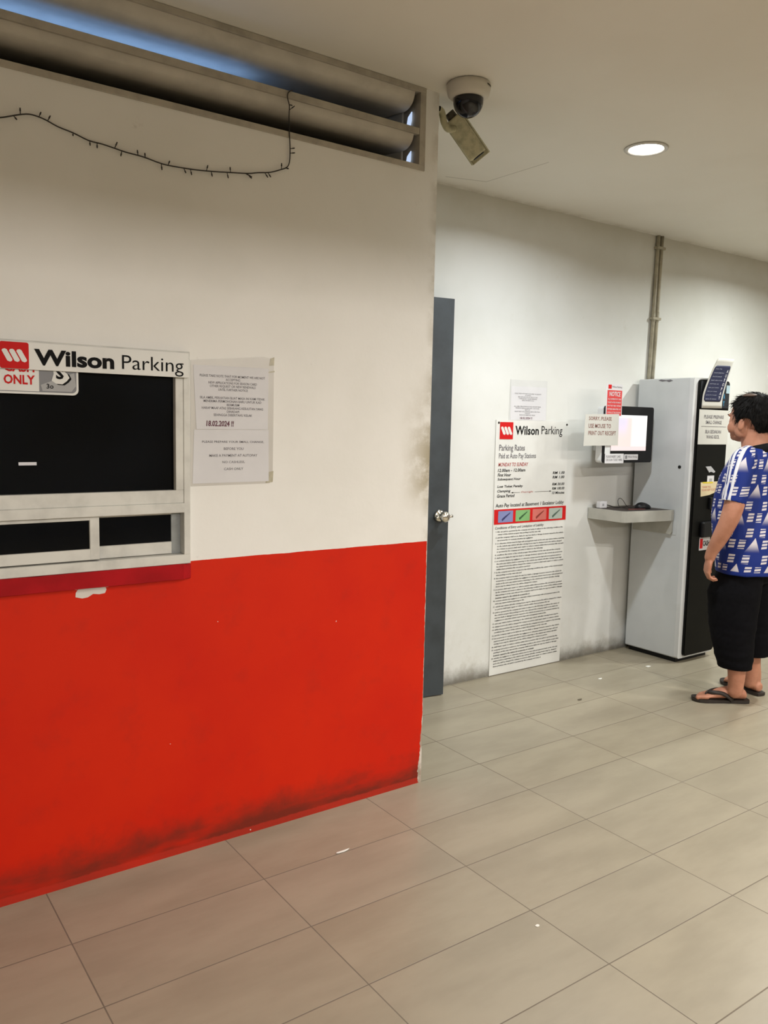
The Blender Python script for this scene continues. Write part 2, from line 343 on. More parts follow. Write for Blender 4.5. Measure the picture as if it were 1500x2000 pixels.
# red painted sill, sloping outward
n = 60; bm = bmesh.new(); rows = []
for i in range(n + 1):
    x = WX0 + (1.030 - WX0) * i / n; wob = .0022 * noise.noise(Vector((x * 19, 3, 0))) + .0016 * noise.noise(Vector((x * 60, 7, 0)))
    e = max(0, (x - 1.018) / .012)
    rows.append([bm.verts.new(q) for q in ((x, YA + .002, 1.006 + wob - e * .004), (x, YA - .024 + e * .014, 1.003 + wob - e * .006), (x, YA - .022 + e * .012, .953 - wob * .5), (x, YA + .002, .949))])
for a, b in zip(rows, rows[1:]):
    for j in range(4): bm.faces.new([a[j], a[(j + 1) % 4], b[(j + 1) % 4], b[j]])
bm.faces.new(rows[0]); bm.faces.new(rows[-1]); st(lk('trim_2', bm, SILLR))

# ---------------------------------------------------------------- louvre opening
lou = sempty('window_2', (0.3, YA, LZ0))
bm = bmesh.new()
for b in ((LX0, LX1, YA - .006, YA + .10, CEIL - .020, CEIL - .001), (LX0, LX1, YA - .006, YA + .10, LZ0, LZ0 + .019), (LX1 - .027, LX1, YA - .0055, YA + .10, LZ0 + .019, CEIL - .02), (LX0, LX0 + .027, YA - .0055, YA + .10, LZ0 + .019, CEIL - .02)): box(bm, *b, bev=.001, seg=1)
lk('frame', bm, LOUVF, lou)
def blade(zt, zl, xr):
    """curved blade: front lip, face bending back into the channel"""
    pr = [(.004, zt), (.009, zt - .018), (.018, zt - .034), (.036, zt - .047), (.058, zt - .053), (.085, zt - .052), (.15, zt - .044), (.40, zt - .018)]
    fine = catmull([(a, b, 0) for a, b in pr], 4)
    bm = bmesh.new(); prism(bm, [(p.x, p.y) for p in fine] + [(p.x, p.y + .004) for p in reversed(fine)], lambda u, v, w: (LX0 + .03 + w, YA + u, v), xr - LX0 - .03)
    return lk('blade', bm, LOUV, lou, smooth=False)
blade(2.698, 2.57, 1.918); blade(2.556, 2.44, 1.918)
lk('middle_rail', B(LX0 + .027, 1.937, YA - .004, YA + .018, 2.548, 2.571, bev=.001, seg=1), LOUVF, lou)
DAY = emit('daylight_slit_glow', (0.55, 0.68, 0.92, 1), .75)
bm = bmesh.new()
for zt in (2.698, 2.556):
    prism(bm, [(.040, zt - .058), (.062, zt - .073), (.070, zt - .105), (.052, zt - .113), (.042, zt - .09)], lambda u, v, w: (1.930 + w, YA + u, v), .004)
lk('daylight_glow_plate', bm, DAY, lou)  # glowing plates added in slit shape, standing in for daylight beyond

# ---------------------------------------------------------------- door, slightly ajar
door = sempty('door_1', (2.045, YB - .01, 0))
hx, hy, ang = 2.045, YB - .004, math.radians(-8.4)
def dfn(u, v, w): return (hx + u * math.cos(ang) - w * math.sin(ang) * 1, hy + u * math.sin(ang) + w * math.cos(ang), v)
bm = bmesh.new(); prism(bm, [(0, .006), (.768, .006), (.768, 2.122), (0, 2.122)], dfn, .04); lk('door_leaf', bm, DOORM, door)
bm = bmesh.new(); prism(bm, [(0, .0), (0, DZ), (.006, DZ), (.006, 0)], lambda u, v, w: (DX0 + u, YB + w, v), .15); prism(bm, [(0, .0), (0, DZ), (.006, DZ), (.006, 0)], lambda u, v, w: (DX1 - u - .006, YB + w, v), .15)
lk('door_lining', bm, DOORM, door)
kc = Vector(dfn(.712, .99, 0)); nv = Vector((math.sin(ang), -math.cos(ang), 0)); tv = Vector((math.cos(ang), math.sin(ang), 0))
bm = bmesh.new(); prof = [(0, .034), (.004, .034), (.008, .026), (.010, .013), (.034, .012), (.040, .022), (.052, .029), (.066, .027), (.074, .016), (.075, .0005)]
rings = []
for d, r in prof[1:]: rings.append([bm.verts.new(kc + nv * d + (tv * math.cos(a) + Vector((0, 0, 1)) * math.sin(a)) * r) for a in [2 * math.pi * j / 24 for j in range(24)]])
for a, b in zip(rings, rings[1:]):
    for j in range(24): bm.faces.new([a[j], a[(j + 1) % 24], b[(j + 1) % 24], b[j]])
bm.faces.new(rings[0]); bm.faces.new(rings[-1]); lk('door_knob', bm, CHROME, door, smooth=True)
bm = tube(bmesh.new(), [kc + nv * .05 + tv * .026, kc + nv * .052 + tv * .05 + Vector((0, 0, .003))], [.006, .008]); tube(bm, [kc + nv * .05 - tv * .026, kc + nv * .052 - tv * .05 + Vector((0, 0, -.004))], [.006, .008]); lk('thumb_lever', bm, CHROME, door, smooth=True)

# ================================================================ SIGNS ON THE BOOTH WALL
def logo(parent, x0, x1, z0, z1, y, rnd=.006):
    lk('logo_tile', plate(rrect(x0, x1, z0, z1, rnd), y, .0012), REDL, parent)
    wd, hd = x1 - x0, z1 - z0; bm = bmesh.new()
    for i in range(3):
        u = .07 + .27 * i; pts = [(u, .66), (u + .035, .715), (u + .12, .735), (u + .19, .70), (u + .39, .34), (u + .375, .285), (u + .30, .25), (u + .20, .285)]
        plate([(x0 + a * wd * .93, z0 + b * hd) for a, b in pts], y - .0010, .0008, bm)
    lk('logo_stripes', bm, BOARD, parent)

cash = tag(lk('cash_sign', plate(rrect(.30, .676, 1.535, 1.676, .016), YA - .030, .004), BOARD, origin=(.48, YA - .03, 1.535)), 'white and grey CASH ONLY sign with red capitals, half behind the brand board', 'sign')
yy = YA - .0302
lk('sign_border', plate(rrect(.306, .670, 1.541, 1.670, .013), yy - .0006, .0005), GREYP, cash)
lk('white_panel', plate(rrect(.308, .566, 1.543, 1.668, .011, corners=(0, 1, 1, 0)), yy - .0012, .0005), BOARD, cash)
lk('picture_panel', plate(rrect(.566, .668, 1.543, 1.668, .011, corners=(1, 0, 0, 1)), yy - .0012, .0005), GREYP, cash)
bm = plate([(.570, 1.562), (.664, 1.600), (.668, 1.562), (.655, 1.545), (.575, 1.545)], yy - .0018, .0005); lk('picture_shade', bm, GREYP2, cash)
bg = [(.600 + a, 1.575 + b) for a, b in ((0, 0), (.012, -.008), (.030, -.009), (.042, 0), (.050, .010), (.044, .022), (.030, .032), (.020, .045), (.004, .040), (.006, .02))]
lk('money_bag_shadow', plate([(a + .006, b - .003) for a, b in bg], yy - .0022, .0003), BLK, cash); lk('money_bag', plate(bg, yy - .0027, .0003), BOARD, cash)
txt('money_symbol', cash, BLK, 'S', .612, 1.612, height=.032, width=.022, bold=.04, y=yy - .0034)
txt('coin_marks', cash, BLK, '3o', .586, 1.566, height=.014, y=yy - .0034, bold=.01)
txt('cash_word', cash, REDL, 'CASH', .474, 1.622, width=.080, height=.026, bold=.03, y=yy - .0020)
txt('only_word', cash, REDL, 'ONLY', .472, 1.588, width=.083, height=.027, bold=.03, y=yy - .0020)

sg = tag(lk('brand_board', B(.440, 1.014, YA - .040, YA - .0325, 1.603, 1.680, bev=.001, seg=1), BOARD, origin=(.73, YA - .036, 1.603)), 'long white Wilson Parking board with red logo across the booth window top', 'sign')
y0 = YA - .0402; logo(sg, .462, .538, 1.604, 1.678, y0 - .0012)
txt('bold_word', sg, BLK, 'Wilson', .5525, 1.6625, width=.226, height=.046, bold=.036, y=y0 - .0008, res=4)
txt('light_word', sg, BLK, 'Parking', .802, 1.6610, width=.194, height=.0555, bold=-.004, y=y0 - .0008, res=4)

pane_strip = tag(lk('pale_strip_on_glass', B(.511, .560, YA - .0035, YA - .0003, 1.3295, 1.3385), bare('white_strip', (.72, .72, .76, 1)), origin=(.535, YA - .002, 1.33)), 'small blank white strip low on the dark booth glass', 'sticker')  # thin plain white strip against the pane

# papers next to the window
def paper(name, pts, y, m, label, cat='paper notice', group=None, d=.0006):
    o = lk(name, plate(pts, y - d, d), m, origin=(pts[0][0], y, pts[0][1])); return tag(o, label, cat, group)
YP = YA - .001
sl = paper('clear_sleeve', [(1.033, 1.255), (1.322, 1.258), (1.334, 1.30), (1.336, 1.682), (1.300, 1.688), (1.036, 1.662)], YP, PLAST, 'cloudy plastic sleeve taped right of the booth window, holding two sheets', 'plastic sleeve')
for q in ([(1.318, 1.66), (1.336, 1.662), (1.337, 1.690), (1.322, 1.684)], [(1.306, 1.258), (1.334, 1.262), (1.336, 1.30), (1.312, 1.296)], [(1.312, 1.635), (1.338, 1.639), (1.338, 1.644), (1.312, 1.639)]): lk('tape', plate(q, YP - .0014, .0006), TAPE, sl)
p1 = paper('printed_sheet', [(1.054, 1.441), (1.313, 1.443), (1.315, 1.650), (1.044, 1.648)], YP - .0012, PAPER, 'upper printed season pass notice with a handwritten date, right of the booth window', group=None)
NT1 = 'PLEASE TAKE NOTE THAT FOR MOMENT WE ARE NOT\nACCEPTING\nNEW APPLICATIONS FOR SEASON CARD\nOTHER REQUEST OR NEW RENEWALS\nUNTIL FURTHER NOTICE'
NT2 = 'SILA AMBIL PERHATIAN BUAT MASA INI KAMI TIDAK\nMENERIMA PERMOHONAN BARU UNTUK KAD\nBERMUSIM\nHARAP MAAF ATAS SEBARANG KESULITAN YANG\nDIHADAPI\nSEHINGGA DIBERITAHU KELAK'
txt('english_print', p1, GREYT, NT1, 1.066, 1.620, width=.235, height=.052, align='CENTER', y=YP - .0024, bold=.008)
txt('malay_print', p1, GREYT, NT2, 1.066, 1.549, width=.235, height=.064, align='CENTER', y=YP - .0024, bold=.008)
txt('handwritten_date', p1, INKP, '18.02.2024 !!', 1.088, 1.470, width=.098, height=.019, y=YP - .0026, bold=.03, shear=.1)
p2 = paper('printed_sheet', [(1.040, 1.263), (1.318, 1.265), (1.316, 1.4415), (1.046, 1.4395)], YP - .0010, PAPER, 'lower printed sheet asking for small change, below the season pass notice')
pb = bmesh.new()
for i, s_ in enumerate(('PLEASE PREPARE YOUR SMALL CHANGE,', 'BEFORE YOU', 'MAKE A PAYMENT AT AUTOPAY', 'NO CASHLESS,', 'CASH ONLY')):
    wd = (.225, .072, .175, .082, .070)[i]; add(pb, text_bm(s_, 1.186 - wd / 2, 1.404 - i * .0225, width=wd, height=.0085, y=YP - .0022, bold=.008))
lk('print', pb, GREYT, p2, smooth='keep')

# fairy-light wire
fl = thing('fairy_lights', (.9, YA - .008, 2.25), 'thin dark string of unlit fairy lights sagging across the upper booth wall', 'fairy lights')
W_ = [(-.6, 2.20), (-.1, 2.22), (.2, 2.246), (.35, 2.264), (.45, 2.278), (.486, 2.284), (.513, 2.294), (.539, 2.304), (.562, 2.31), (.584, 2.309), (.607, 2.304), (.639, 2.293), (.681, 2.285), (.724, 2.273), (.763, 2.271), (.803, 2.266), (.834, 2.262), (.885, 2.259), (.944, 2.25), (.993, 2.25), (1.054, 2.253), (1.112, 2.259), (1.171, 2.267), (1.23, 2.275), (1.271, 2.285), (1.313, 2.294), (1.355, 2.311), (1.376, 2.322), (1.386, 2.341), (1.388, 2.384), (1.385, 2.432), (1.383, 2.486), (1.384, 2.522), (1.377, 2.544), (1.378, 2.559), (1.386, 2.569), (1.396, 2.574)]
lk('wire', tube(bmesh.new(), catmull([(a, YA - .008, b) for a, b in W_], 3), .0019, 6), CABLE, fl)
BU = [(0.539, 2.305, 0.538, 2.321), (0.522, 2.296, 0.529, 2.287), (0.588, 2.309, 0.593, 2.322), (0.611, 2.303, 0.618, 2.318), (0.68, 2.284, 0.679, 2.276), (0.727, 2.274, 0.727, 2.259), (0.748, 2.271, 0.747, 2.256), (0.799, 2.267, 0.806, 2.285), (0.82, 2.262, 0.816, 2.247), (0.869, 2.259, 0.866, 2.275), (0.891, 2.257, 0.889, 2.271), (0.941, 2.25, 0.942, 2.231), (0.963, 2.251, 0.967, 2.263), (1.014, 2.249, 1.019, 2.236), (1.035, 2.251, 1.038, 2.234), (1.089, 2.258, 1.092, 2.274), (1.104, 2.259, 1.107, 2.242), (1.171, 2.267, 1.168, 2.283), (1.159, 2.265, 1.162, 2.247), (1.225, 2.273, 1.246, 2.266), (1.23, 2.275, 1.245, 2.261), (1.294, 2.289, 1.304, 2.275), (1.306, 2.291, 1.315, 2.278), (1.356, 2.313, 1.355, 2.331), (1.369, 2.319, 1.382, 2.318), (1.39, 2.385, 1.404, 2.389), (1.388, 2.37, 1.405, 2.374), (1.385, 2.509, 1.402, 2.524), (1.382, 2.525, 1.394, 2.524)]
for a, b, c, d in BU:
    p, q_ = Vector((a, YA - .008, b)), Vector((c, YA - .011, d)); lk('bulb', tube(bmesh.new(), [p, p.lerp(q_, .45), p.lerp(q_, .5), q_], [.0012, .0014, .0024, .0016], 6), CABLE, fl)

# ================================================================ WALL BACK: rates board, papers
yb = YB - .001
rb = tag(lk('rates_board', plate([(3.246, .004), (3.846, .004), (3.832, 1.506), (3.232, 1.506)], yb - .004, .004), BOARD, origin=(3.54, yb, 0)), 'tall white Wilson Parking rates and conditions board standing against the back wall', 'sign')
yr = yb - .0046
logo(rb, 3.262, 3.366, 1.396, 1.494, yr - .0012, .002)
txt('bold_word', rb, BLK, 'Wilson', 3.385, 1.474, width=.192, height=.052, bold=.022, y=yr - .0006)
txt('light_word', rb, BLK, 'Parking', 3.600, 1.476, width=.180, height=.064, y=yr - .0006)
txt('heading', rb, GREYT, 'Parking Rates', 3.262, 1.365, width=.205, height=.046, y=yr - .0006, bold=.012)
txt('subheading', rb, GREYT, 'Paid at Auto Pay Stations', 3.262, 1.316, width=.300, height=.040, y=yr - .0006, bold=.010)
txt('days_line', rb, INKR, 'MONDAY TO SUNDAY', 3.260, 1.261, width=.240, height=.022, y=yr - .0006, bold=.012, shear=.2)
rate_bm = bmesh.new(); price_bm = bmesh.new()
for i, (l, wd, r_) in enumerate((('12.00am - 12.00am', .22, ''), ('First Hour', .105, 'RM 1.00'), ('Subsequent Hour', .185, 'RM 1.00'), ('Lost Ticket Penalty', .205, 'RM 30.00'), ('Clamping', .105, 'RM 100.00'), ('Grace Period', .140, '10 Minutes'))):
    z = 1.226 - i * .0265 - (.016 if i > 2 else 0)
    add(rate_bm, text_bm(l, 3.258, z, width=wd, height=.0185, y=yr - .0006, bold=.018, shear=.15))
    if r_: add(price_bm, text_bm(r_, 3.712, z + .004, width=.09 + .002 * len(r_), height=.0165, y=yr - .0006, bold=.018, shear=.15))
lk('rate_lines', rate_bm, BLK, rb, smooth='keep'); lk('prices', price_bm, BLK, rb, smooth='keep')
for xa, xb in ((3.44, 3.385), (3.565, 3.69)):
    e = 1 if xb > xa else -1; lk('arrow', plate([(xa, 1.0855), (xb, 1.0855), (xb, 1.089), (xb + e * .016, 1.0847), (xb, 1.0805), (xb, 1.084), (xa, 1.084)], yr - .001, .0006), BLK, rb)
txt('overnight_note', rb, INKR, 'Overnight', 3.45, 1.092, width=.10, height=.014, y=yr - .0006, shear=.2)
txt('location_line', rb, BLK, 'Auto Pay located at Basement 1 Escalator Lobby', 3.250, 1.024, width=.570, height=.028, y=yr - .0006, bold=.010, shear=.1)
lk('red_band', plate([(3.242, .903), (3.843, .903), (3.841, .990), (3.240, .990)], yr - .0008, .0008), REDL, rb)
for i, (c_, c2) in enumerate((((.20, .22, .42, 1), (.03, .03, .12, 1)), ((.20, .42, .16, 1), (.03, .10, .03, 1)), ((.62, .16, .13, 1), (.25, .03, .02, 1)), ((.42, .48, .42, 1), (.08, .13, .10, 1)))):
    x = 3.272 + i * .140; t2 = lk('icon_tile', plate(rrect(x, x + .118, .913, .980, .004), yr - .0016, .0006), bare('icon_tile_print', c_), rb)
    bm = plate([(x + .030, .925), (x + .034, .921), (x + .060, .940), (x + .096, .966), (x + .094, .970), (x + .052, .948), (x + .028, .933)], yr - .0022, .0004); lk('icon_mark', bm, bare('icon_dark', c2), t2)
txt('conditions_heading', rb, BLK, 'Conditions of Entry and Limitation of Liability', 3.252, .890, width=.400, height=.020, y=yr - .0006, bold=.004, shear=.2)
words = 'this car park is operated by the company and entry is subject to the following conditions the owner of the vehicle accepts that parking is at his own risk and the company shall not be liable for any loss theft or damage however caused to the vehicle its accessories or contents whether by negligence or otherwise tickets must be kept safe and payment made at the auto pay station before returning to the vehicle any vehicle left after closing hours may be clamped and a fee will be charged for release no person shall wash repair or refuel a vehicle within these premises'.split()
rng = random.Random(3); ws = 0; ln = 0; z = .864
lines = []
while z > .045:
    k_ = rng.randint(1, 4)
    ln += 1
    for j in range(k_):
        s_ = ''; tgt = 92 if j < k_ - 1 or k_ == 1 else rng.randint(24, 80)
        while len(s_) < tgt: s_ += words[ws % len(words)] + ' '; ws += 1
        lines.append((z, s_.strip(), j == 0, ln)); z -= .0163
    z -= .002
cond = bmesh.new()
for i, (z, s_, first, ln) in enumerate(lines):
    add(cond, text_bm((str(ln) + '. ' if first else '') + s_, 3.258 if first else 3.274, z, width=min(.565, .0059 * len(s_)) + (.014 if first else 0), height=.0105, y=yr - .0006, bold=.022, shear=.15, res=1))
lk('conditions_print', cond, BLK, rb, smooth='keep')
for x, z in ((3.252, 1.49), (3.818, 1.487)): lk('screw', lathe(bmesh.new(), (x, yr, z), [(.0065, 0), (.0065, -.002), (.003, -.0035)], 12, 'Y'), CABLE, rb)

n3 = paper('printed_sheet', [(3.343, 1.508), (3.634, 1.508), (3.631, 1.702), (3.342, 1.700)], yb - .0012, PAPER, 'pale printed notice taped on the back wall directly above the rates board')
txt('english_print', n3, GREYT, NT1, 3.372, 1.664, width=.215, height=.046, align='CENTER', y=yb - .0024, res=1)
txt('malay_print', n3, GREYT, NT2, 3.370, 1.590, width=.218, height=.056, align='CENTER', y=yb - .0024, res=1)
txt('handwritten_date', n3, INKP, '18.02.2024 !!', 3.42, 1.526, width=.10, height=.013, y=yb - .0024, bold=.02)
sl2 = paper('clear_sleeve', [(3.334, 1.50), (3.641, 1.50), (3.638, 1.742), (3.336, 1.738)], yb, simple('clear_film_on_wall', (0.66, 0.66, 0.64, 1), .25, 0, .02, 6, 0.03), 'nearly invisible clear sleeve around the notice above the rates board', 'plastic sleeve')

# conduits
cd = thing('conduit_pair', (4.59, YB - .014, 1.70), 'two cream conduit pipes down the back wall, ending behind the pay machine', 'conduit')
for x0, x1, nm in ((4.590, 4.568, 0), (4.628, 4.606, 1)):
    lk('pipe', tube(bmesh.new(), [(x0 + .004, YB - .014, CEIL), (x0, YB - .014, 2.55), (x0 - .006, YB - .014, 2.2), (x1, YB - .014, 1.65)], .0125, 12), PIPE, cd, smooth=True)
    lk('coupling', tube(bmesh.new(), [(x0 - .006, YB - .014, 2.17), (x0 - .006, YB - .014, 2.235)], .0145, 12), PIPE, cd, smooth=True)
for z, xc in ((2.64, 4.611), (2.19, 4.604)): lk('clip', B(xc - .042, xc + .042, YB - .032, YB, z - .008, z + .008, bev=.002), PIPE, cd)

# ================================================================ PAY MACHINE
MX0, MX1, MY0, MY1, MZ = 4.456, 4.822, 3.016, 3.425, 1.790
pm = thing('pay_machine', (4.64, 3.22, 0), 'tall grey automatic parking pay machine with a black front, beside the man', 'pay machine')
bm = bmesh.new(); prism(bm, rrect(MX0, MX1, .03, MZ, .010, 4), lambda u, v, w: (u, 3.050 + w, v), MY1 - 3.050); lk('body', bm, MACH, pm)
bm = bmesh.new(); prism(bm, rrect(MX0, MX1, .03, MZ, .014, 5), lambda u, v, w: (u, MY0 + .006 + w, v), .034 - .006); lk('front_frame', bm, MACHT, pm)
bm = bmesh.new(); prism(bm, rrect(MX0 + .040, MX1 - .004, .044, MZ - .010, .022, 6, (1, 1, 1, 1)), lambda u, v, w: (u, MY0 - .006 + w, v), .016); lk('front_panel', bm, MBLK, pm)
bm = bmesh.new(); prism(bm, rrect(MX0 + .046, MX1 - .010, .052, 1.595, .016, 5), lambda u, v, w: (u, MY0 - .011 + w, v), .006); fp = lk('service_door', bm, MBLK, pm)
lk('plinth', B(MX0 + .02, MX1 - .02, 3.05, MY1 - .02, 0, .032), BPLAS, pm)
bm = lathe(bmesh.new(), (0, 0, 0), [(.010, 0), (.010, -.004), (.006, -.006)], 16, 'Y'); bm.transform(Matrix.Rotation(math.radians(-90), 4, 'Z') @ Matrix.Identity(4)); bm.transform(Matrix.Translation((MX0, 3.088, 1.241))); lk('lock', bm, BPLAS, pm)
ym = MY0 - .0065
bl = lk('header_display', plate(rrect(MX0 + .05, MX1 - .012, 1.612, 1.772, .008), ym - .003, .003), bare('display_black', (.006, .008, .012, 1)), pm)
bm = quad(4.775, 4.812, 1.705, 1.755, ym - .0045, .0008); lk('header_icon', bm, bare('pale_cyan', (.35, .47, .52, 1)), pm)
txt('header_letters', pm, bare('cyan_print', (.05, .25, .42, 1)), 'P\nA\nY', 4.745, 1.745, width=.020, height=.12, y=ym - .0045, bold=.03)
lk('scuff_mark', (lambda b: prism(b, [(3.17, 1.774), (3.19, 1.782), (3.22, 1.779), (3.26, 1.784), (3.28, 1.778), (3.25, 1.770), (3.22, 1.773), (3.20, 1.766)], lambda u, v, w: (MX0 - .0004 - w, u, v), .0003))(bmesh.new()), GREYT, pm)
# small slots, cups and stickers on the black front
yd = MY0 - .0115
lk('coin_slot', plate([(4.600, 1.245), (4.655, 1.247), (4.705, 1.212), (4.690, 1.205), (4.660, 1.213), (4.640, 1.208)], yd - .004, .004), bare('slot_steel', (.42, .42, .43, 1)), pm)
sk = lk('sticker', plate([(4.628, 1.135), (4.700, 1.136), (4.700, 1.188), (4.628, 1.188)], yd - .0006, .0006), PAPER, pm); lk('sticker_mark', quad(4.650, 4.680, 1.148, 1.170, yd - .0012, .0005), GREYP2, sk)
lk('card_slot', B(4.655, 4.750, yd - .018, yd, .975, 1.050, bev=.004), BPLAS, pm)
lk('coin_tray', B(4.575, 4.760, yd - .030, yd, .800, .900, bev=.012), BPLAS, pm)
s3 = lk('cash_sticker', plate(rrect(4.586, 4.700, .716, .800, .004), yd - .0006, .0006), PAPER, pm); s3['label'] = 'white and red CASH sticker'
lk('cash_sticker_patch', quad(4.592, 4.622, .728, .790, yd - .0012, .0005), REDL, s3); txt('cash_sticker_word', s3, BLK, 'CASH', 4.626, .776, width=.066, height=.034, y=yd - .0012, bold=.03)
lk('shelf_plate', B(MX0 - .003, MX0 + .001, 3.085, 3.41, .812, .90, bev=.001, seg=1), MACH, pm)

yn = paper('receipt_slip', [(4.568, 1.058), (4.660, 1.066), (4.742, 1.085), (4.748, 1.150), (4.560, 1.148)], yd - .0005, bare('cream_slip', (.66, .55, .34, 1)), 'cream and yellow paper slip on the black front of the pay machine')
lk('yellow_edge', plate([(4.585, 1.140), (4.690, 1.139), (4.690, 1.150), (4.575, 1.149)], yd - .0017, .0005), bare('yellow_print', (.70, .55, .05, 1)), yn)
txt('slip_print', yn, INKR, 'THANK YOU\nPLEASE KEEP TICKET', 4.575, 1.124, width=.15, height=.032, y=yd - .0014)
sc = paper('small_change_notice', [(4.500, 1.384), (4.816, 1.384), (4.817, 1.598), (4.498, 1.598)], yd - .002, PAPERW, 'white laminated small change notice taped to the pay machine below the curled poster')
lk('rule', quad(4.525, 4.792, 1.4935, 1.4960, yd - .0034, .0004), GREYT, sc)
pb = bmesh.new()
for s_, z, wd in (('PLEASE PREPARE', 1.566, .21), ('SMALL CHANGE', 1.532, .17), ('SILA SEDIAKAN', 1.474, .17), ('WANG KECIL', 1.442, .14)): add(pb, text_bm(s_, 4.655 - wd / 2, z, width=wd, height=.022, y=yd - .0032, bold=.02))
lk('print', pb, GREYT, sc, smooth='keep')
# poster taped at its foot, its top curling away above the machine
PS = thing('instruction_poster', (4.62, yd, 1.61), 'dark blue white-bordered poster curling up above the pay machine', 'poster')
def pfn(u, v, off=0):                         # u across 0..1, v up 0..1
    xl = 4.512 + .095 * max(0, v - .25) / .75 * v ** .3; xr_ = 4.725 + .060 * max(0, v - .2) / .8
    z = 1.606 + .306 * v + .004 * u; y = yd - .006 - .028 * v * v - .010 * math.sin(u * math.pi) * v
    return (xl + (xr_ - xl) * u, y - off, z)
def psheet(u0, u1, v0, v1, off, nn=14, r=0):
    bm = bmesh.new(); g = [[None] * (nn + 1) for _ in range(nn + 1)]
    for i in range(nn + 1):
        for j in range(nn + 1):
            u = i / nn; v = j / nn
            if r:                              # rounded corners
                e = max(0, abs(2 * v - 1) - (1 - r)) / r; k_ = 1 - .16 * (1 - math.sqrt(max(0, 1 - e * e))); u = .5 + (u - .5) * k_
            g[i][j] = bm.verts.new(pfn(u0 + (u1 - u0) * u, v0 + (v1 - v0) * v, off))
    for i in range(nn):
        for j in range(nn): bm.faces.new([g[i][j], g[i + 1][j], g[i + 1][j + 1], g[i][j + 1]])
    return bm
def thick(o, t): md = o.modifiers.new('thickness', 'SOLIDIFY'); md.thickness = t; return o
thick(lk('sheet', psheet(0, 1, 0, 1, 0), PAPERW, PS, smooth=True), .0006)
thick(lk('printed_panel', psheet(.07, .93, .13, .86, .0012, 20, .14), bare('navy_print', (.010, .014, .055, 1)), PS, smooth=True), .0004)
pb = bmesh.new()
for i in range(9):
    v = .80 - i * .075
    add(pb, text_bm(('Auto Pay', 'insert ticket here', 'check the amount', 'insert coins or notes', 'small change only', 'take your ticket', 'take your change', 'press for receipt', 'exit in 15 minutes')[i], .14, v, width=(.30, .5, .44, .55, .42, .5, .46, .5, .52)[i], height=.026, y=0, fn=lambda u, z_: pfn(u, z_, .0022), res=1))
lk('poster_print', pb, bare('pale_print', (.45, .47, .55, 1)), PS, smooth='keep')
txt('poster_vertical_word', PS, bare('white_print', (.6, .6, .62, 1)), 'A\nU\nT\nO\nP\nA\nY', .76, .78, width=.11, height=.60, fn=lambda u, z_: pfn(u, z_, .0024), bold=.02)

# ================================================================ TOUCH SCREEN and shelf
TY = 3.25
ts = thing('touch_screen', (4.15, YB, 1.26), 'black framed touch screen with a bright display, left of the pay machine', 'touch screen')
bm = bmesh.new(); prism(bm, rrect(3.932, 4.388, 1.262, 1.606, .016, 5), lambda u, v, w: (u, TY + w, v), .018); lk('bezel', bm, BPLAS, ts)
bm = bmesh.new(); prism(bm, rrect(3.926, 4.382, 1.262, 1.602, .02, 5), lambda u, v, w: (u, TY + .018 + w, v), .042); lk('housing', bm, MACHT, ts)
bm = bmesh.new(); prism(bm, rrect(4.00, 4.32, 1.31, 1.56, .02, 5), lambda u, v, w: (u, TY + .06 + w, v), .05); box(bm, 4.11, 4.21, TY + .11, YB - .02, 1.36, 1.50); box(bm, 4.07, 4.25, YB - .02, YB - .0005, 1.33, 1.53, bev=.003); lk('wall_bracket', bm, MACHT, ts)
k = N('bright_display'); p, x, y, z = k.pos()
c = k.mix(k.ss(x, 4.165, 4.185), (1.0, .80, .74, 1), (1.0, .95, .92, 1)); c = k.mix(k.math('MULTIPLY', k.ss(z, 1.40, 1.52), k.ss(x, 4.16, 4.10)), c, (.86, .78, 1.0, 1)); c = k.mix(k.math('GREATER_THAN', z, 1.535), c, (1, 1, 1, 1)); c = k.mix(k.math('LESS_THAN', z, 1.362), c, (1, .80, .78, 1))
k.base((.02, .02, .02, 1)); k.put(k.b.inputs['Emission Color'], c); k.b.inputs['Emission Strength'].default_value = .80
dsp = lk('display', B(3.99, 4.324, TY - .0015, TY + .001, 1.336, 1.553), k.m, ts)
bm = bmesh.new()
for i in range(5): box(bm, 4.20, 4.30, TY - .0022, TY - .0016, 1.50 - i * .030, 1.512 - i * .030)
lk('menu_rows', bm, emit('menu_row_glow', (1, .88, .86, 1), 1.15), dsp)
l1 = lk('instruction_label', plate(rrect(3.940, 4.114, 1.260, 1.318, .003), TY - .0015, .0012), PAPER, ts); txt('label_print', l1, GREYT, 'PLEASE INSERT CARD\nOR SCAN TICKET HERE', 3.95, 1.308, width=.15, height=.034, y=TY - .002, bold=.01)
lk('label_edge', plate([(3.936, 1.318), (3.985, 1.318), (3.985, 1.39), (3.936, 1.39)], TY - .0012, .0010), MACHT, ts)
l2 = lk('brand_label', plate(rrect(4.119, 4.252, 1.279, 1.314, .003), TY - .0015, .0012), PAPER, ts); lk('label_logo', quad(4.128, 4.146, 1.286, 1.307, TY - .0022, .0005), GREYP, l2); txt('label_print', l2, GREYT, 'Wilson Parking', 4.152, 1.304, width=.092, height=.014, y=TY - .002, bold=.01)
nt = paper('red_notice', [(3.924, 1.545), (4.070, 1.545), (4.066, 1.735), (3.916, 1.738)], TY - .004, PAPER, 'narrow red and white NOTICE sheet standing above the touch screen')
yq = TY - .0052
lk('red_panel', quad(3.930, 4.064, 1.548, 1.698, yq, .0005), bare('bright_red_print', (.62, .045, .045, 1)), nt)
lk('small_logo', quad(3.936, 3.966, 1.706, 1.730, yq, .0005), REDL, nt); txt('brand_print', nt, GREYT, 'Wilson Parking', 3.970, 1.724, width=.09, height=.014, y=yq - .0002, bold=.01)
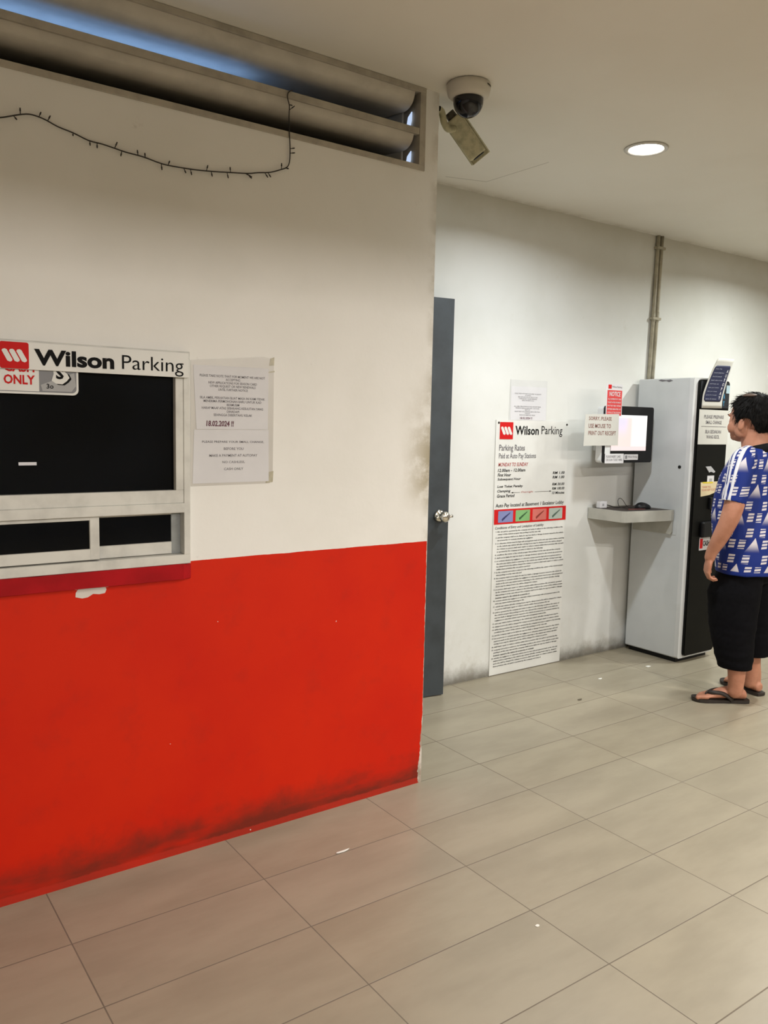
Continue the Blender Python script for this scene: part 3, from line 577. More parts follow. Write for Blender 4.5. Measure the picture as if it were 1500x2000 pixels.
txt('notice_word', nt, PAPER, 'NOTICE', 3.948, 1.690, width=.100, height=.028, y=yq - .0010, bold=.02)
pb = bmesh.new()
for i in range(5): add(pb, text_bm( ('ALL PAYMENTS BY CASH', 'TICKET AFTER PAYMENT', 'MUST BE USED WITHIN', 'FIFTEEN MINUTES OF', 'PAYING AT THE STATION', 'OTHERWISE EXTRA FEES', 'WILL BE CHARGED')[i], 3.936, 1.650 - i * .020, width=.12, height=.009, y=yq - .0010, bold=.012, res=1))
lk('notice_print', pb, PAPER, nt, smooth='keep')
hn = paper('handwritten_card', [(3.736, 1.366), (4.046, 1.368), (4.043, 1.558), (3.742, 1.550)], TY - .0075, PAPERW, 'cream card with brown handwriting, over the left of the touch screen', 'paper notice')
pb = bmesh.new()
for i, (s_, wd) in enumerate((('SORRY, PLEASE', .205), ('USE MOUSE TO', .20), ('PRINT OUT RECEIPT', .25))): add(pb, text_bm(s_, 3.772, 1.538 - i * .042, width=wd, height=.025, y=TY - .0088, bold=.012, shear=.08 * (i - 1)))
lk('handwriting', pb, INKB, hn, smooth='keep')

sh = thing('keyboard_shelf', (4.25, 3.3, .90), 'grey plastic shelf below the touch screen, attached to the side of the pay machine', 'shelf')
plan = [(4.048, 3.450), (4.048, 3.190), (4.052, 3.172), (4.070, 3.165), (4.450, 3.105), (4.450, 3.450)]
bm = prism(bmesh.new(), plan, lambda u, v, w: (u, v, .902 + w), .058); lk('tray', bm, TRAY, sh)
pl2 = [(4.058, 3.440), (4.058, 3.190), (4.072, 3.178), (4.444, 3.118), (4.444, 3.440)]
bm = bmesh.new(); o_ = [bm.verts.new((a, b, .960)) for a, b in plan]; 
n_ = len(plan)
hi = [bm.verts.new((a, b, .970)) for a, b in plan]; inn = [(4.056, 3.442), (4.056, 3.194), (4.060, 3.182), (4.074, 3.175), (4.444, 3.115), (4.444, 3.442)]
ih = [bm.verts.new((a, b, .970)) for a, b in inn]; il = [bm.verts.new((a, b, .960)) for a, b in inn]
for i in range(n_):
    j = (i + 1) % n_; bm.faces.new([o_[i], o_[j], hi[j], hi[i]]); bm.faces.new([hi[i], hi[j], ih[j], ih[i]]); bm.faces.new([ih[i], ih[j], il[j], il[i]])
lk('rim', bm, TRAY, sh)
lk('mat', prism(bmesh.new(), [(4.070, 3.430), (4.062, 3.200), (4.078, 3.186), (4.440, 3.122), (4.440, 3.430)], lambda u, v, w: (u, v, .9605 + w), .009), bare('dark_shelf_mat', (.035, .025, .02, 1)), sh)
bm = bmesh.new(); prism(bm, [(3.108, .96), (3.108, .83), (3.115, .815), (3.40, .815), (3.40, .96)], lambda u, v, w: (4.438 + w, u, v), .012); lk('bracket', bm, TRAY, sh)
# mouse with cable
ms = thing('computer_mouse', (4.33, 3.25, .970), 'black wired computer mouse lying on the keyboard shelf', 'mouse')
bm = bmesh.new(); bmesh.ops.create_uvsphere(bm, u_segments=20, v_segments=12, radius=1)
for v in bm.verts:
    h_ = max(v.co.z, -.15); v.co = Vector((v.co.x * .060, v.co.y * .034 * (1 - .12 * v.co.x), h_ * .034 * (1 - .25 * v.co.x) + .005))
bm.transform(Matrix.Translation((4.33, 3.25, .9702)) @ Matrix.Rotation(math.radians(-12), 4, 'Z')); lk('shell', bm, BPLAS, ms, smooth=True)
cab = catmull([(4.272, 3.262, .975), (4.25, 3.275, .973), (4.235, 3.30, .985), (4.215, 3.315, 1.02), (4.19, 3.32, 1.035), (4.165, 3.315, 1.02), (4.165, 3.30, .985), (4.20, 3.275, .974), (4.26, 3.30, .974), (4.34, 3.33, .974), (4.40, 3.36, .974), (4.44, 3.40, .974)], 8)
lk('cable', tube(bmesh.new(), cab, .0020, 6), CABLE, ms)
wbx = thing('white_plug_box', (4.10, 3.39, .970), 'small white plug box on the left end of the keyboard shelf', 'plug')
lk('case', B(4.075, 4.138, 3.375, 3.41, .970, 1.012, bev=.004), PAPER, wbx); lk('socket_mark', quad(4.092, 4.108, .984, .998, 3.3742, .0008), GREYP2, wbx)
lk('lead', tube(bmesh.new(), catmull([(4.135, 3.39, .990), (4.16, 3.38, .985), (4.20, 3.36, .974), (4.27, 3.35, .973), (4.32, 3.36, .973)], 6), .003, 8), CABLE, wbx)
fr_ = tag(lk('flat_ribbon', prism(bmesh.new(), [(4.17, 3.235), (4.30, 3.21), (4.33, 3.225), (4.20, 3.262)], lambda u, v, w: (u, v, .9698 + w), .003), bare('maroon_strap', (.12, .035, .03, 1)), origin=(4.25, 3.23, .9698)), 'flat maroon strap lying on the keyboard shelf in front of the mouse', 'strap')

# ================================================================ CEILING: cameras, downlights
dc = thing('dome_camera', (2.062, 2.412, CEIL), 'white dome security camera with a smoked bubble on the ceiling', 'security camera')
lk('housing', lathe(bmesh.new(), (2.062, 2.412, CEIL), [(.066, 0), (.080, -.003), (.081, -.020), (.076, -.040), (.062, -.052), (.056, -.053)], 40), CCTVW, dc, smooth=True)
lk('bubble', lathe(bmesh.new(), (2.062, 2.412, CEIL - .050), [(.0555, 0), (.0555, -.012)] + [(.0555 * math.cos(math.radians(a)), -.012 - .056 * math.sin(math.radians(a))) for a in range(10, 90, 10)] + [(.001, -.068)], 36), DOMEG, dc, smooth=True)
def cyl_fn(cx, cy, R_, u, z, a0): a = a0 + u / R_; return (cx + R_ * math.cos(a), cy + R_ * math.sin(a), z)
bm = bmesh.new()
for i in range(7):
    u0, u1 = .005 * i, .005 * i + .0034; a = [cyl_fn(2.062, 2.412, .0822, u, z, math.radians(-75)) for u, z in ((u0, CEIL - .019), (u1, CEIL - .019), (u1, CEIL - .013), (u0, CEIL - .013))]; bm.faces.new([bm.verts.new(q) for q in a])
lk('faded_badge', bm, BLK, dc)

bc = thing('bullet_camera', (2.03, 2.57, 2.66), 'yellowed box security camera hanging from a wall bracket below the dome camera', 'security camera')
bm = B(XA, XA + .010, 2.553, 2.612, 2.60, 2.70, bev=.003); lk('wall_plate', bm, CCTVY, bc)
lk('arm', tube(bmesh.new(), catmull([(XA + .008, 2.575, 2.675), (XA + .035, 2.572, 2.668), (XA + .046, 2.568, 2.630), (XA + .062, 2.560, 2.606), (XA + .088, 2.552, 2.612)], 5), .013, 12), CCTVY, bc, smooth=True)
lk('cable_hole', tube(bmesh.new(), [(XA + .0095, 2.5535, 2.668), (XA + .0125, 2.5525, 2.668)], .009, 12), BLK, bc)
ax = (Vector((.48, -.44, -.76)) * .95 - Vector((-.577, -.81, .1)) * .22).normalized(); sd = (rt * .78 + up * .62); sd = (sd - ax * sd.dot(ax)).normalized(); nn_ = ax.cross(sd).normalized()
hc = Vector((2.172, 2.545, 2.586)); Rm = Matrix((sd, nn_, ax)).transposed().to_4x4(); Rm = Rm @ Matrix.Rotation(math.radians(24), 4, 'Z')
bm = box(bmesh.new(), -.037, .037, -.034, .030, -.088, .080, bev=.007, seg=3); bm.transform(Matrix.Translation(hc) @ Rm); lk('housing', bm, CCTVY, bc)
bm = box(bmesh.new(), -.041, .041, -.040, -.034, -.082, .096, bev=.002); box(bm, -.041, -.038, -.034, .012, -.082, .094); box(bm, .038, .041, -.034, .012, -.082, .094); bm.transform(Matrix.Translation(hc) @ Rm); lk('sun_shield', bm, CCTVY, bc)
bm = lathe(bmesh.new(), (0, 0, 0), [(.024, .0795), (.024, .084), (.018, .085)], 20); bm.transform(Matrix.Translation(hc) @ Rm); lk('lens', bm, BPLAS, bc)
bm = tube(bmesh.new(), [hc + ax * -.085 + nn_ * .0, hc + ax * -.105 + Vector((-.008, 0, .006))], [.021, .019], 16); lk('swivel_joint', bm, simple('dark_swivel', (.06, .05, .03, 1), .5), bc, smooth=True)
lk('logo_plate', (lambda b: (b.transform(Matrix.Translation(hc) @ Rm), b)[1])(box(bmesh.new(), -.030, -.006, -.0412, -.040, .004, .018)), bare('grey_green_print', (.20, .24, .16, 1)), bc)

LAMP = emit('lit_diffuser', (1, .97, .92, 1), 14)
CAN = simple('downlight_ring', (.62, .60, .55, 1), .3)
def downlight(x, y, label, power, col, grp=None):
    d = thing('downlight', (x, y, CEIL), label, 'ceiling light', grp)
    lk('trim_ring', lathe(bmesh.new(), (x, y, CEIL), [(.092, -.0005), (.096, -.002), (.094, -.006), (.080, -.008), (.074, -.004), (.073, -.001)], 40), CAN, d, smooth=True)
    lk('diffuser', lathe(bmesh.new(), (x, y, CEIL), [(.072, -.0015), (.070, -.0045), (.04, -.0055), (.002, -.006)], 32), LAMP, d, smooth=True)
    l = area('downlight_beam', (x, y, CEIL - .012), (0, 0, 0), .13, .13, power, col, 'DISK', 160); l.parent = d; l.location = (0, 0, -.012)
    return d
downlight(3.140, 2.445, 'lit round downlight in the ceiling right of the dome camera', 21.5, (.90, .96, 1))
downlight(5.35, 2.445, 'round downlight over the far side of the pay machine, right of the picture', 26, (.95, 1, .97))
downlight(3.14, .10, 'round downlight over the middle of the floor, nearer the viewer', 42, (1, .96, .90))
downlight(5.35, .10, 'round downlight on the right, nearer the viewer', 42, (1, .96, .90))
downlight(0.9, -.9, 'round downlight on the left, behind the viewer', 42, (1, .95, .89))

# litter
for i, (x, y, r, lb) in enumerate(((4.24, 3.08, .022, 'torn white paper scrap on the floor nearest the pay machine'), (3.783, 3.073, .017, 'white scrap on the floor between the rates board and the pay machine'), (1.459, 2.252, .018, 'long thin white scrap on the floor tile in front of the red wall'), (1.719, 1.58, .008, 'tiny pale speck of litter on the foreground floor tiles'))):
    pts = [(r * (1 + .35 * random.uniform(-1, 1)) * math.cos(a) * (1.5 if i == 2 else 1), r * (.45 + .3 * random.random()) * math.sin(a) * (.5 if i == 2 else 1)) for a in [2 * math.pi * j / 9 for j in range(9)]]
    tag(lk('paper_scrap', prism(bmesh.new(), pts, lambda u, v, w: (x + u, y + v, .0003 + w + u * u * 4), .0012), LITTER, origin=(x, y, 0)), lb, 'paper scrap')
tag(lk('dead_leaf', prism(bmesh.new(), [(-.016, 0), (-.006, .008), (.010, .007), (.018, 0), (.006, -.008), (-.008, -.007)], lambda u, v, w: (3.39 + u, 2.884 + v, .0003 + w + u * u * 8), .002), bare('brown_scrap', (.10, .08, .05, 1)), origin=(3.39, 2.884, 0)), 'small brown scrap on the floor in front of the rates board', 'litter')

# ================================================================ THE MAN
PO = Vector((4.17, 2.45, 0)); PF = Vector((-.22, .9755, 0)).normalized(); PL = Vector((-PF.y, PF.x, 0))
def P(f, l, u): return PO + PF * f + PL * l + Vector((0, 0, u))
def ring_loft(bm, rings, seg=28):
    """rings: (centre, axis_a vec, axis_b vec) ; closed solid"""
    rr = []
    for c, a, b in rings: rr.append([bm.verts.new(c + a * math.cos(t) + b * math.sin(t)) for t in [2 * math.pi * j / seg for j in range(seg)]])
    for p, q in zip(rr, rr[1:]):
        for j in range(seg): bm.faces.new([p[j], p[(j + 1) % seg], q[(j + 1) % seg], q[j]])
    bm.faces.new(rr[0][::-1]); bm.faces.new(rr[-1])
def limb(bm, pts, n=6, seg=20, squash=1.0):
    """pts: (f,l,u,r) smooth tapered limb with rounded ends"""
    cs = catmull([P(*p[:3]) for p in pts], n); rs = [v.x for v in catmull([(p[3], 0, 0) for p in pts], n)]
    tube(bm, cs, rs, seg)
    for c, r in ((cs[0], rs[0]), (cs[-1], rs[-1])): ball(bm, c, r)
def ball(bm, c, r, s=(1, 1, 1), rot=None):
    t = bmesh.new(); bmesh.ops.create_uvsphere(t, u_segments=20, v_segments=14, radius=1)
    Mx = Matrix.Translation(c) @ (rot or Matrix.Identity(4)) @ Matrix.Diagonal((r * s[0], r * s[1], r * s[2], 1)); t.transform(Mx)
    me = bpy.data.meshes.new('t'); t.to_mesh(me); t.free(); bm.from_mesh(me); bpy.data.meshes.remove(me)
def fuse(bm, voxel, smooth_it=6, disp=None):
    me = bpy.data.meshes.new('t'); bmesh.ops.recalc_face_normals(bm, faces=bm.faces); bm.to_mesh(me); bm.free(); ob = bpy.data.objects.new('t', me); C.objects.link(ob)
    m1 = ob.modifiers.new('r', 'REMESH'); m1.mode = 'VOXEL'; m1.voxel_size = voxel
    m2 = ob.modifiers.new('s', 'SMOOTH'); m2.iterations = smooth_it; m2.factor = .5
    dg = bpy.context.evaluated_depsgraph_get(); out = bpy.data.meshes.new_from_object(ob.evaluated_get(dg)); bpy.data.objects.remove(ob); bpy.data.meshes.remove(me)
    b2 = bmesh.new(); b2.from_mesh(out); bpy.data.meshes.remove(out)
    if disp:
        b2.normal_update()
        for v in b2.verts: v.co += v.normal * disp(v.co)
    return b2
SKIN = (lambda k: (k.base(k.mix(k.ss(k.noise(k.pos()[0], 14, 4), .35, .7), (.47, .215, .135, 1), (.38, .165, .10, 1))), k.set(.5, spec=.35), k.put(k.b.inputs['Subsurface Weight'], .06), k.b.inputs['Subsurface Radius'].__setattr__('default_value', (.01, .004, .002)), k.m)[-1])(N('skin'))
man = thing('person', tuple(PO), 'person in blue patterned shirt, black cropped trousers and flip-flops, standing at the pay machine', 'person')

# head frame
HF = (PF * math.cos(math.radians(-2)) - PL * math.sin(math.radians(-2))).normalized(); HF = Vector((.07, .997, 0)).normalized(); HL = Vector((-HF.y, HF.x, 0)); HC = P(.016, .0, 1.535); HS = 1.09
def H(f, l, u): return HC + (HF * f + HL * l) * HS + Vector((0, 0, u))
HR = Matrix((HF * HS, HL * HS, Vector((0, 0, 1)))).transposed().to_4x4()
b = bmesh.new()
ball(b, H(-.006, 0, .030), 1, (.106, .084, .098), HR); ball(b, H(.034, 0, -.020), 1, (.076, .069, .085), HR); ball(b, H(.052, 0, -.080), 1, (.050, .052, .042), HR)
ball(b, H(.082, 0, -.098), 1, (.022, .026, .018), HR); ball(b, H(.102, 0, -.020), 1, (.014, .013, .022), HR); ball(b, H(.112, 0, -.034), 1, (.013, .016, .011), HR)
ball(b, H(.096, 0, .022), 1, (.012, .05, .012), HR); ball(b, H(.098, 0, -.062), 1, (.012, .026, .007), HR); ball(b, H(.096, 0, -.073), 1, (.012, .023, .007), HR)
for s in (-1, 1): ball(b, H(.060, s * .046, -.045), 1, (.034, .026, .036), HR); ball(b, H(.010, s * .062, -.055), 1, (.035, .020, .045), HR)
for s in (-1, 1):                                  # ears
    ball(b, H(-.006, s * .087, -.028), 1, (.019, .009, .032), HR); ball(b, H(.000, s * .083, -.046), 1, (.011, .008, .013), HR)
limb(b, [(-.025, 0, 1.34, .076), (-.014, 0, 1.40, .070), (-.004, 0, 1.46, .068)])
# torso core and shoulders under the shirt
ring_loft(b, [(P(0, 0, .80), PF * .12, PL * .155), (P(.02, 0, 1.0), PF * .135, PL * .155), (P(0, 0, 1.2), PF * .11, PL * .16), (P(-.01, 0, 1.32), PF * .085, PL * .15), (P(-.015, 0, 1.375), PF * .06, PL * .08)])
# arms
ARM = [(-.010, .165, 1.315, .058), (-.010, .200, 1.23, .056), (-.006, .222, 1.13, .053), (.002, .238, 1.055, .050), (.022, .244, .985, .046), (.060, .240, .900, .040), (.092, .234, .835, .031), (.104, .230, .800, .028)]
limb(b, ARM); limb(b, [(f, -l, u, r) for f, l, u, r in ARM])
# legs
for s, fo, lk_ in ((1, (.0, .115), .0), (-1, (.0, -.125), .0)):
    limb(b, [(-.01, s * .085, .84, .085), (.0, s * .10, .62, .072), (.005, s * .115, .46, .056), (-.020, fo[1], .33, .056), (-.035, fo[1], .20, .048), (-.036, fo[1], .11, .041), (-.034, fo[1], .07, .038)])
# hands: palm, four curled fingers, thumb
def hand(b, s):
    w = P(.104, s * .230, .800); dn = (PF * .16 + PL * s * -.02 + Vector((0, 0, -1))).normalized(); pn = (PF * -.80 + PL * s * -.60).normalized(); pn = (pn - dn * pn.dot(dn)).normalized(); sd = dn.cross(pn).normalized() * s
    # sd points toward the little-finger side for the left hand
    if sd.dot(PL * s) < 0: sd = -sd
    pal = w + dn * .048
    rot = Matrix((dn, sd, pn)).transposed().to_4x4(); ball(b, pal, 1, (.050, .041, .017), rot); ball(b, w + dn * .02, 1, (.03, .029, .020), rot)
    for i, (ln_, off) in enumerate(((.074, -.031), (.082, -.010), (.076, .011), (.060, .031))):
        p = pal + dn * (.036 - abs(off) * .15) + sd * off; d = dn.copy(); pts = [p - dn * .02, p]; rr = [.0095, .0098]
        for frac, bend in ((.45, 28), (.32, 42), (.23, 36)):
            d = Matrix.Rotation(math.radians(bend), 3, sd) @ d if (Matrix.Rotation(math.radians(5), 3, sd) @ dn).dot(pn) > 0 else Matrix.Rotation(math.radians(-bend), 3, sd) @ d
            p = p + d * ln_ * frac; pts.append(p); rr.append(.0095 - .0008 * len(pts) * .5)
        tube(b, pts, rr, 12); ball(b, pts[-1], rr[-1])
        for q, r_ in zip(pts, rr): ball(b, q, r_)
    t0 = w + dn * .018 - sd * .026; pts = [t0, t0 + dn * .028 - sd * .022 + pn * .012, t0 + dn * .054 - sd * .026 + pn * .026, t0 + dn * .074 - sd * .018 + pn * .034]; rr = [.014, .0125, .011, .009]
    tube(b, pts, rr, 12)
    for q, r_ in zip(pts, rr): ball(b, q, r_)
hand(b, 1); hand(b, -1)
# feet
def footframe(heel, toe):
    d = (toe - heel); L_ = d.length; d.normalize(); return heel, d, Vector((-d.y, d.x, 0)), L_
FEET = [footframe(Vector((4.150, 2.368, 0)), Vector((3.925, 2.548, 0)))] + [footframe(Vector((4.322, 2.385, 0)), Vector((4.362, 2.645, 0)))]
def foot(b, fr, s):
    h, d, sdv, L_ = fr; q = lambda t, o, z: h + d * (L_ * t) + sdv * o + Vector((0, 0, z))
    ring_loft(b, [(q(.03, 0, .042), sdv * .018, Vector((0, 0, .018))), (q(.06, 0, .044), sdv * .028, Vector((0, 0, .026))), (q(.16, 0, .052), sdv * .032, Vector((0, 0, .034))), (q(.30, 0, .056), sdv * .033, Vector((0, 0, .037))), (q(.50, 0, .048), sdv * .038, Vector((0, 0, .029))), (q(.68, 0, .038), sdv * .046, Vector((0, 0, .019))), (q(.80, 0, .032), sdv * .046, Vector((0, 0, .012)))], 20)
    for i in range(5):
        o = (-.034 + .0175 * i) * s * -1; t = (.955, .94, .915, .88, .84)[i]; r_ = (.0125, .0095, .009, .0085, .008)[i] if True else 0
        o2 = o * (1 if s > 0 else 1); tube(b, [q(.76, o2, .030), q(t - .03, o2, .031), q(t, o2, .0275)], [r_, r_, r_ * .9], 10); ball(b, q(t, o2, .0275), r_)
    an = h + d * (L_ * .22); return an
for fr, s in zip(FEET, (1, -1)):
    an = foot(b, fr, s); a2 = P(-.035, s * (.115 if s > 0 else .125), .20)
    tube(b, catmull([an + Vector((0, 0, .05)), an + Vector((0, 0, .10)), a2], 5), [.038, .038, .038, .0385, .039, .040, .041, .042, .044, .046, .048], 18)
body = lk('body', fuse(b, .0042, 4), SKIN, man, smooth=True)
# face details
EYEW = bare('eye_white', (.6, .58, .55, 1))
for s in (-1, 1):
    bm = bmesh.new(); ball(bm, H(.080, s * .030, .002), .0125); ey = lk('eye', bm, EYEW, man, smooth=True)
    bm = bmesh.new(); ball(bm, H(.0875, s * .030, .002), .0055); lk('pupil', bm, BLK, ey, smooth=True)
    bm = bmesh.new(); ball(bm, H(.098, s * .030, .024), 1, (.006, .020, .004), HR); lk('eyebrow', bm, BLK, man, smooth=True)
lk('lips', (lambda q: (ball(q, H(.1085, 0, -.0675), 1, (.004, .022, .0075), HR), q)[1])(bmesh.new()), bare('lip_tone', (.36, .12, .09, 1)), man, smooth=True)
# hair
HAIR = simple('black_hair', (.008, .007, .0065, 1), .75, 0, .1, 80, .1, .12)
def hairlim(f, l):                                   # lowest hair height (head-local) at this direction
    a = math.degrees(math.atan2(l, f)); a = abs(a)
    for (a0, h0), (a1, h1) in zip(((0, .088), (35, .082), (58, .052), (68, .010), (76, -.034), (84, -.030), (90, .006), (110, .000), (125, -.050), (150, -.085), (180, -.090)), ((35, .082), (58, .052), (68, .010), (76, -.034), (84, -.030), (90, .006), (110, .000), (125, -.050), (150, -.085), (180, -.090), (181, -.09))):
        if a <= a1: return h0 + (h1 - h0) * (a - a0) / (a1 - a0)
    return -.09
bm = bmesh.new(); bmesh.ops.create_uvsphere(bm, u_segments=72, v_segments=44, radius=1); kill = []
for v in bm.verts:
    x, y, z = v.co; lim = hairlim(x, y); hz = z * .128
    thick_ = 1 + .035 * noise.noise(Vector((x * 5, y * 5, z * 5)))
    v.co = Vector((x * .120 * thick_ - .014, y * .098 * thick_, z * .117 * thick_ + .024))
    if v.co.z < lim: v.co.z = lim; v.co.x *= .93; v.co.y *= .90
bm.transform(Matrix.Translation(HC) @ HR)
hair = lk('hair', fuse(bm, .004, 2, lambda co: .0035 * noise.noise(co * 60) + .002 * noise.noise(Vector((co.x * 200, co.y * 200, co.z * 40)))), HAIR, man, smooth=True)
bm = bmesh.new(); rg = random.Random(11)
for i in range(1500):
    a = rg.uniform(-180, 180); el = math.asin(rg.uniform(-.6, .99)); x, y, z = math.cos(el) * math.cos(math.radians(a)), math.cos(el) * math.sin(math.radians(a)), math.sin(el)
    p = Vector((x * .116 - .014, y * .095, z * .113 + .024))
    if p.z < hairlim(x, y) + .01: continue
    if abs(a) < 100 and z < .3 and p.z < hairlim(x, y) + .02: continue
    nrm = Vector((x, y, z)).normalized(); crown = Vector((-.06, .01, .13)); t = (p - crown); t = (t - nrm * t.dot(nrm)).normalized()
    ln_ = rg.uniform(.022, .045); q1 = p + nrm * .007 + t * ln_ * .5; q2 = p + nrm * rg.uniform(.004, .013) + t * ln_ + Vector((0, 0, -.004))
    if abs(a) < 50 and z > .25: q2 += Vector((rg.uniform(0, .022), 0, rg.uniform(-.006, .018)))
    pts = [HC + (HR.to_3x3() @ c_) for c_ in (p, q1, q2)]; tube(bm, pts, [.0014, .0012, .0003], 3, caps=False)
lk('hair_strands', bm, HAIR, man, smooth='keep')
lk('balding_crown', (lambda q: (ball(q, H(-.015, .042, .124), 1, (.036, .030, .012), HR), q)[1])(bmesh.new()), bare('scalp_through_hair', (.09, .055, .038, 1)), man, smooth=True)

# trousers
def wr(co):
    z = co.z; e = max(0, min(1, (.62 - z) / .35)); return .0045 * e * noise.noise(Vector((co.x * 9, co.y * 9, z * 34))) + .003 * noise.noise(co * 12)
b = bmesh.new()
ring_loft(b, [(P(.0, 0, .66), PF * .130, PL * .18), (P(-.012, 0, .74), PF * .128, PL * .175), (P(-.01, 0, .90), PF * .13, PL * .17), (P(0, 0, .98), PF * .12, PL * .16)])
for s in (1, -1):
    df = 0 if s > 0 else -.02; dz = 0 if s > 0 else .03
    ring_loft(b, [(P(-.022 + df, s * .112, .200 + dz), PF * .088, PL * .078), (P(-.014 + df, s * .112, .26 + dz), PF * .100, PL * .086), (P(.000 + df, s * .112, .36), PF * .114, PL * .095), (P(.008 + df, s * .108, .48), PF * .128, PL * .100), (P(.012 + df, s * .100, .60), PF * .138, PL * .105), (P(-.012, s * .080, .74), PF * .118, PL * .09)])
lk('trousers', fuse(b, .006, 6, wr), simple('black_cotton', (.0045, .0044, .0055, 1), .9, 0, .1, 60, .1, .08), man, smooth=True)

# shirt
k = N('blue_patterned_shirt'); tc = k.n('ShaderNodeUVMap'); sp = k.n('ShaderNodeSeparateXYZ'); k.put(sp.inputs[0], tc.outputs[0]); U, V = sp.outputs[0], sp.outputs[1]
v_ = k.math('DIVIDE', V, .140); row = k.math('FLOOR', v_); fy = k.math('FRACT', v_)
u_ = k.math('ADD', k.math('ADD', k.math('DIVIDE', U, .165), k.math('MULTIPLY', row, .5)), k.math('MULTIPLY', fy, .16)); fx = k.math('FRACT', u_)
d_ = k.math('ABSOLUTE', k.math('SUBTRACT', fx, .5)); rng_ = lambda v, a, b_: k.math('MULTIPLY', k.math('GREATER_THAN', v, a), k.math('LESS_THAN', v, b_))
tl = k.math('ADD', fy, k.math('MULTIPLY', fx, .10)); by = k.math('FRACT', k.math('MULTIPLY', tl, 8.2))
bars = k.math('MAXIMUM', k.math('MULTIPLY', rng_(fy, .57, .90), rng_(d_, .11, .31)), k.math('MULTIPLY', rng_(fy, .13, .47), rng_(d_, .26, .45)))
bars = k.math('MULTIPLY', bars, k.math('GREATER_THAN', by, .34))
tri = k.math('LESS_THAN', d_, k.math('MULTIPLY', k.math('SUBTRACT', .56, fy), .42))
tri = k.math('MULTIPLY', tri, k.ss(fy, -.02, .38)); msk = k.math('MAXIMUM', bars, tri)
hem = k.math('GREATER_THAN', V, .735); msk = k.math('MULTIPLY', msk, hem)
fold = k.noise(k.pos()[0], 30, 3)
k.base(k.mix(msk, (.005, .020, .165, 1), (.58, .54, .56, 1))); k.set(.65, spec=.25); k.bump(fold, .1, .004)
def shw(co):
    r = co - PO; u = r.z; l = r.dot(PL); return .006 * noise.noise(Vector((co.x * 7, co.y * 7, u * 4 + 3))) + .0025 * noise.noise(Vector((co.x * 20, co.y * 20, u * 9)))
b = bmesh.new()
ring_loft(b, [(P(-.022, 0, .712), PF * .158, PL * .198), (P(-.014, 0, .80), PF * .166, PL * .200), (P(.004, 0, .92), PF * .172, PL * .197), (P(.016, 0, 1.02), PF * .168, PL * .190), (P(.014, 0, 1.12), PF * .158, PL * .188), (P(.008, 0, 1.22), PF * .142, PL * .186), (P(-.006, 0, 1.30), PF * .118, PL * .172), (P(-.018, 0, 1.35), PF * .100, PL * .140), (P(-.024, 0, 1.385), PF * .084, PL * .100)], 40)
for s in (1, -1):
    SL = [(-.016, s * .105, 1.345, .050), (-.012, s * .160, 1.315, .064), (-.008, s * .192, 1.25, .067), (-.002, s * .213, 1.17, .066), (.006, s * .228, 1.10, .066)]
    cs = catmull([P(*p[:3]) for p in SL], 6); rs = [q.x for q in catmull([(p[3], 0, 0) for p in SL], 6)]; tube(b, cs, rs, 24); ball(b, cs[0], rs[0])
bm = fuse(b, .0055, 5, shw)
uvl = bm.loops.layers.uv.new('UVMap')
for f in bm.faces:
    c_ = f.calc_center_median() - PO; l = c_.dot(PL); ff = c_.dot(PF); arm = abs(l) > .178 and c_.z > 1.08
    n_ = f.normal
    for lp in f.loops:
        r = lp.vert.co - PO; lf, ll = r.dot(PF), r.dot(PL)
        if arm: uu = lf * 1.1 + 3.0
        else:
            a = math.atan2(ll, -lf); uu = a * .19 + .04
        lp[uvl].uv = (uu, r.z)
bvh = BVHTree.FromBMesh(bm)
shirt = lk('shirt', bm, k.m, man, smooth=True)
# three white stripes down each sleeve
WH = bare('white_stripe', (.66, .65, .68, 1))
for s in (1, -1):
    for i in range(3):
        off = (i - 1) * .029
        path = [P(-.002 + off * .9, s * .085, 1.42), P(.010 + off * 1.1, s * .150, 1.40), P(.020 + off * 1.2, s * .225, 1.32), P(.030 + off * 1.2, s * .285, 1.22), P(.038 + off * 1.2, s * .300, 1.15), P(.044 + off * 1.2, s * .300, 1.066)]
        cs = catmull(path, 8); bm = bmesh.new(); rows = []
        for j, c_ in enumerate(cs):
            row = []
            for e in (-1, -.33, .33, 1):
                q = c_ + PF * e * .0088; loc, nr, _, _ = bvh.find_nearest(q); row.append(bm.verts.new(loc + nr * .0022))
            rows.append(row)
        for a_, b_ in zip(rows, rows[1:]):
            for j in range(3): bm.faces.new([a_[j], a_[j + 1], b_[j + 1], b_[j]])
        thick(lk('sleeve_stripe', bm, WH, shirt, smooth=True), .002)
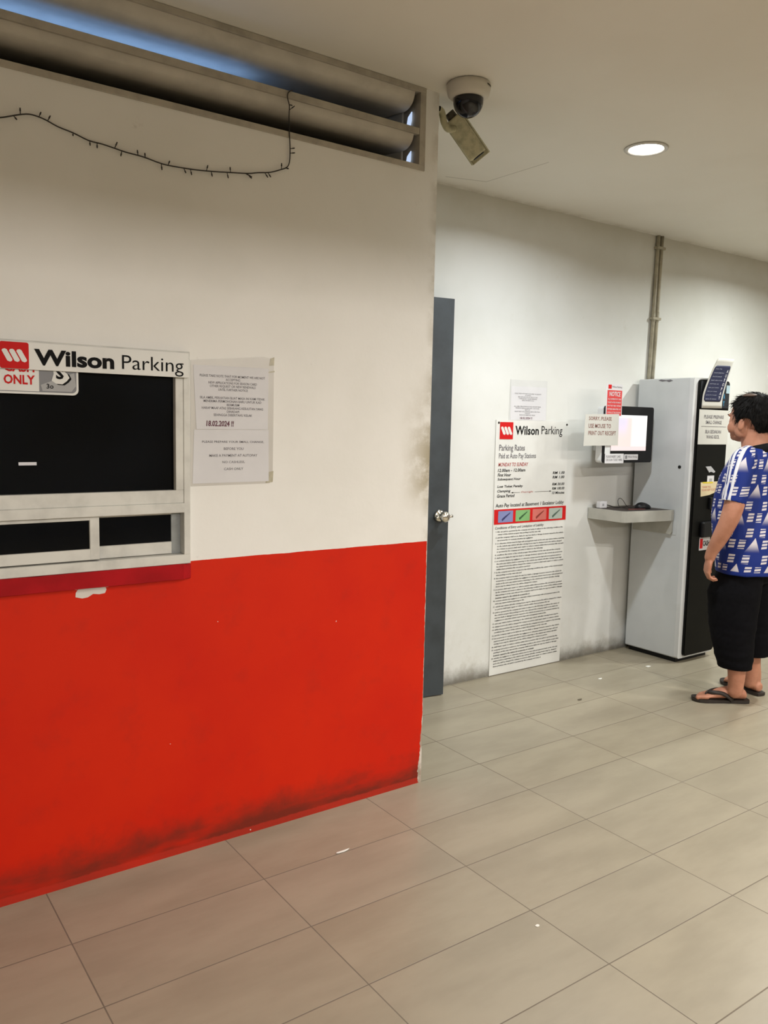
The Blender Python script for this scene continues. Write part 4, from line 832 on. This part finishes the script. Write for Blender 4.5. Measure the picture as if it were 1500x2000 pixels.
# collar
bm = bmesh.new(); seg = 36; prof = [(.004, -.012), (.024, -.004), (.012, .026), (-.002, .040), (-.010, .020)]
rings = []
for j in range(seg):
    a = 2 * math.pi * j / seg; ca, sa = math.cos(a), math.sin(a); row = []
    for o_, h_ in prof: row.append(bm.verts.new(P(-.020 + (.078 + o_) * ca, (.086 + o_) * sa, 1.352 + h_ - .022 * ca)))
    rings.append(row)
for j in range(seg):
    a_, b_ = rings[j], rings[(j + 1) % seg]
    for m_ in range(len(prof)): bm.faces.new([a_[m_], a_[(m_ + 1) % len(prof)], b_[(m_ + 1) % len(prof)], b_[m_]])
lk('collar', bm, simple('black_knit', (.006, .006, .007, 1), .9, 0, .1, 60, .1, .15), shirt, smooth=True)

# flip-flops
for (h, d, sdv, L_), s, lb in ((FEET[0], 1, 'dark brown flip-flop on the foot nearest the viewer'), (FEET[1], -1, 'dark brown flip-flop on the far foot, half hidden behind the near leg')):
    out = []
    for t, wl in ((-.03, .012), (-.01, .028), (.08, .037), (.25, .036), (.45, .037), (.65, .046), (.80, .049), (.92, .043), (1.0, .028), (1.03, .010)): out.append((t, wl))
    pts = [(t, w_) for t, w_ in out] + [(t, -w_) for t, w_ in reversed(out)]
    bm = bmesh.new(); fn = lambda u, v, w: h + d * (L_ * u) + sdv * v + Vector((0, 0, .001 + w + (.010 * max(0, u - .75) ** 2 * 10)))
    prism(bm, pts, fn, .016); ff = lk('flip_flop', bm, RUBB, man)
    q = lambda t, o, z: h + d * (L_ * t) + sdv * o + Vector((0, 0, z))
    toe = q(.80, .016 * s * 1, .046)
    for e in (-1, 1):
        cs = catmull([q(.79, (.0165 * s), .020), q(.77, (.0165 * s), .052), q(.66, .0165 * s + e * .022, .0605), q(.50, e * .040, .055), q(.36, e * .042, .030), q(.32, e * .038, .014)], 6)
        bm = bmesh.new(); rw = []
        for i, c_ in enumerate(cs):
            t_ = (cs[min(i + 1, len(cs) - 1)] - cs[max(i - 1, 0)]).normalized(); wv = t_.cross(Vector((sdv.x * e, sdv.y * e, .5)).normalized()).normalized(); nv_ = t_.cross(wv).normalized(); hw = .004 + .0065 * min(1, i / 10)
            rw.append([bm.verts.new(c_ + wv * a1 * hw + nv_ * a2 * .0022) for a1, a2 in ((-1, -1), (1, -1), (1, 1), (-1, 1))])
        for a_, b_ in zip(rw, rw[1:]):
            for j in range(4): bm.faces.new([a_[j], a_[(j + 1) % 4], b_[(j + 1) % 4], b_[j]])
        bm.faces.new(rw[0]); bm.faces.new(rw[-1]); lk('strap', bm, RUBB, ff, smooth=True)

for o in bpy.data.objects:
    if '_o' in o: del o['_o']
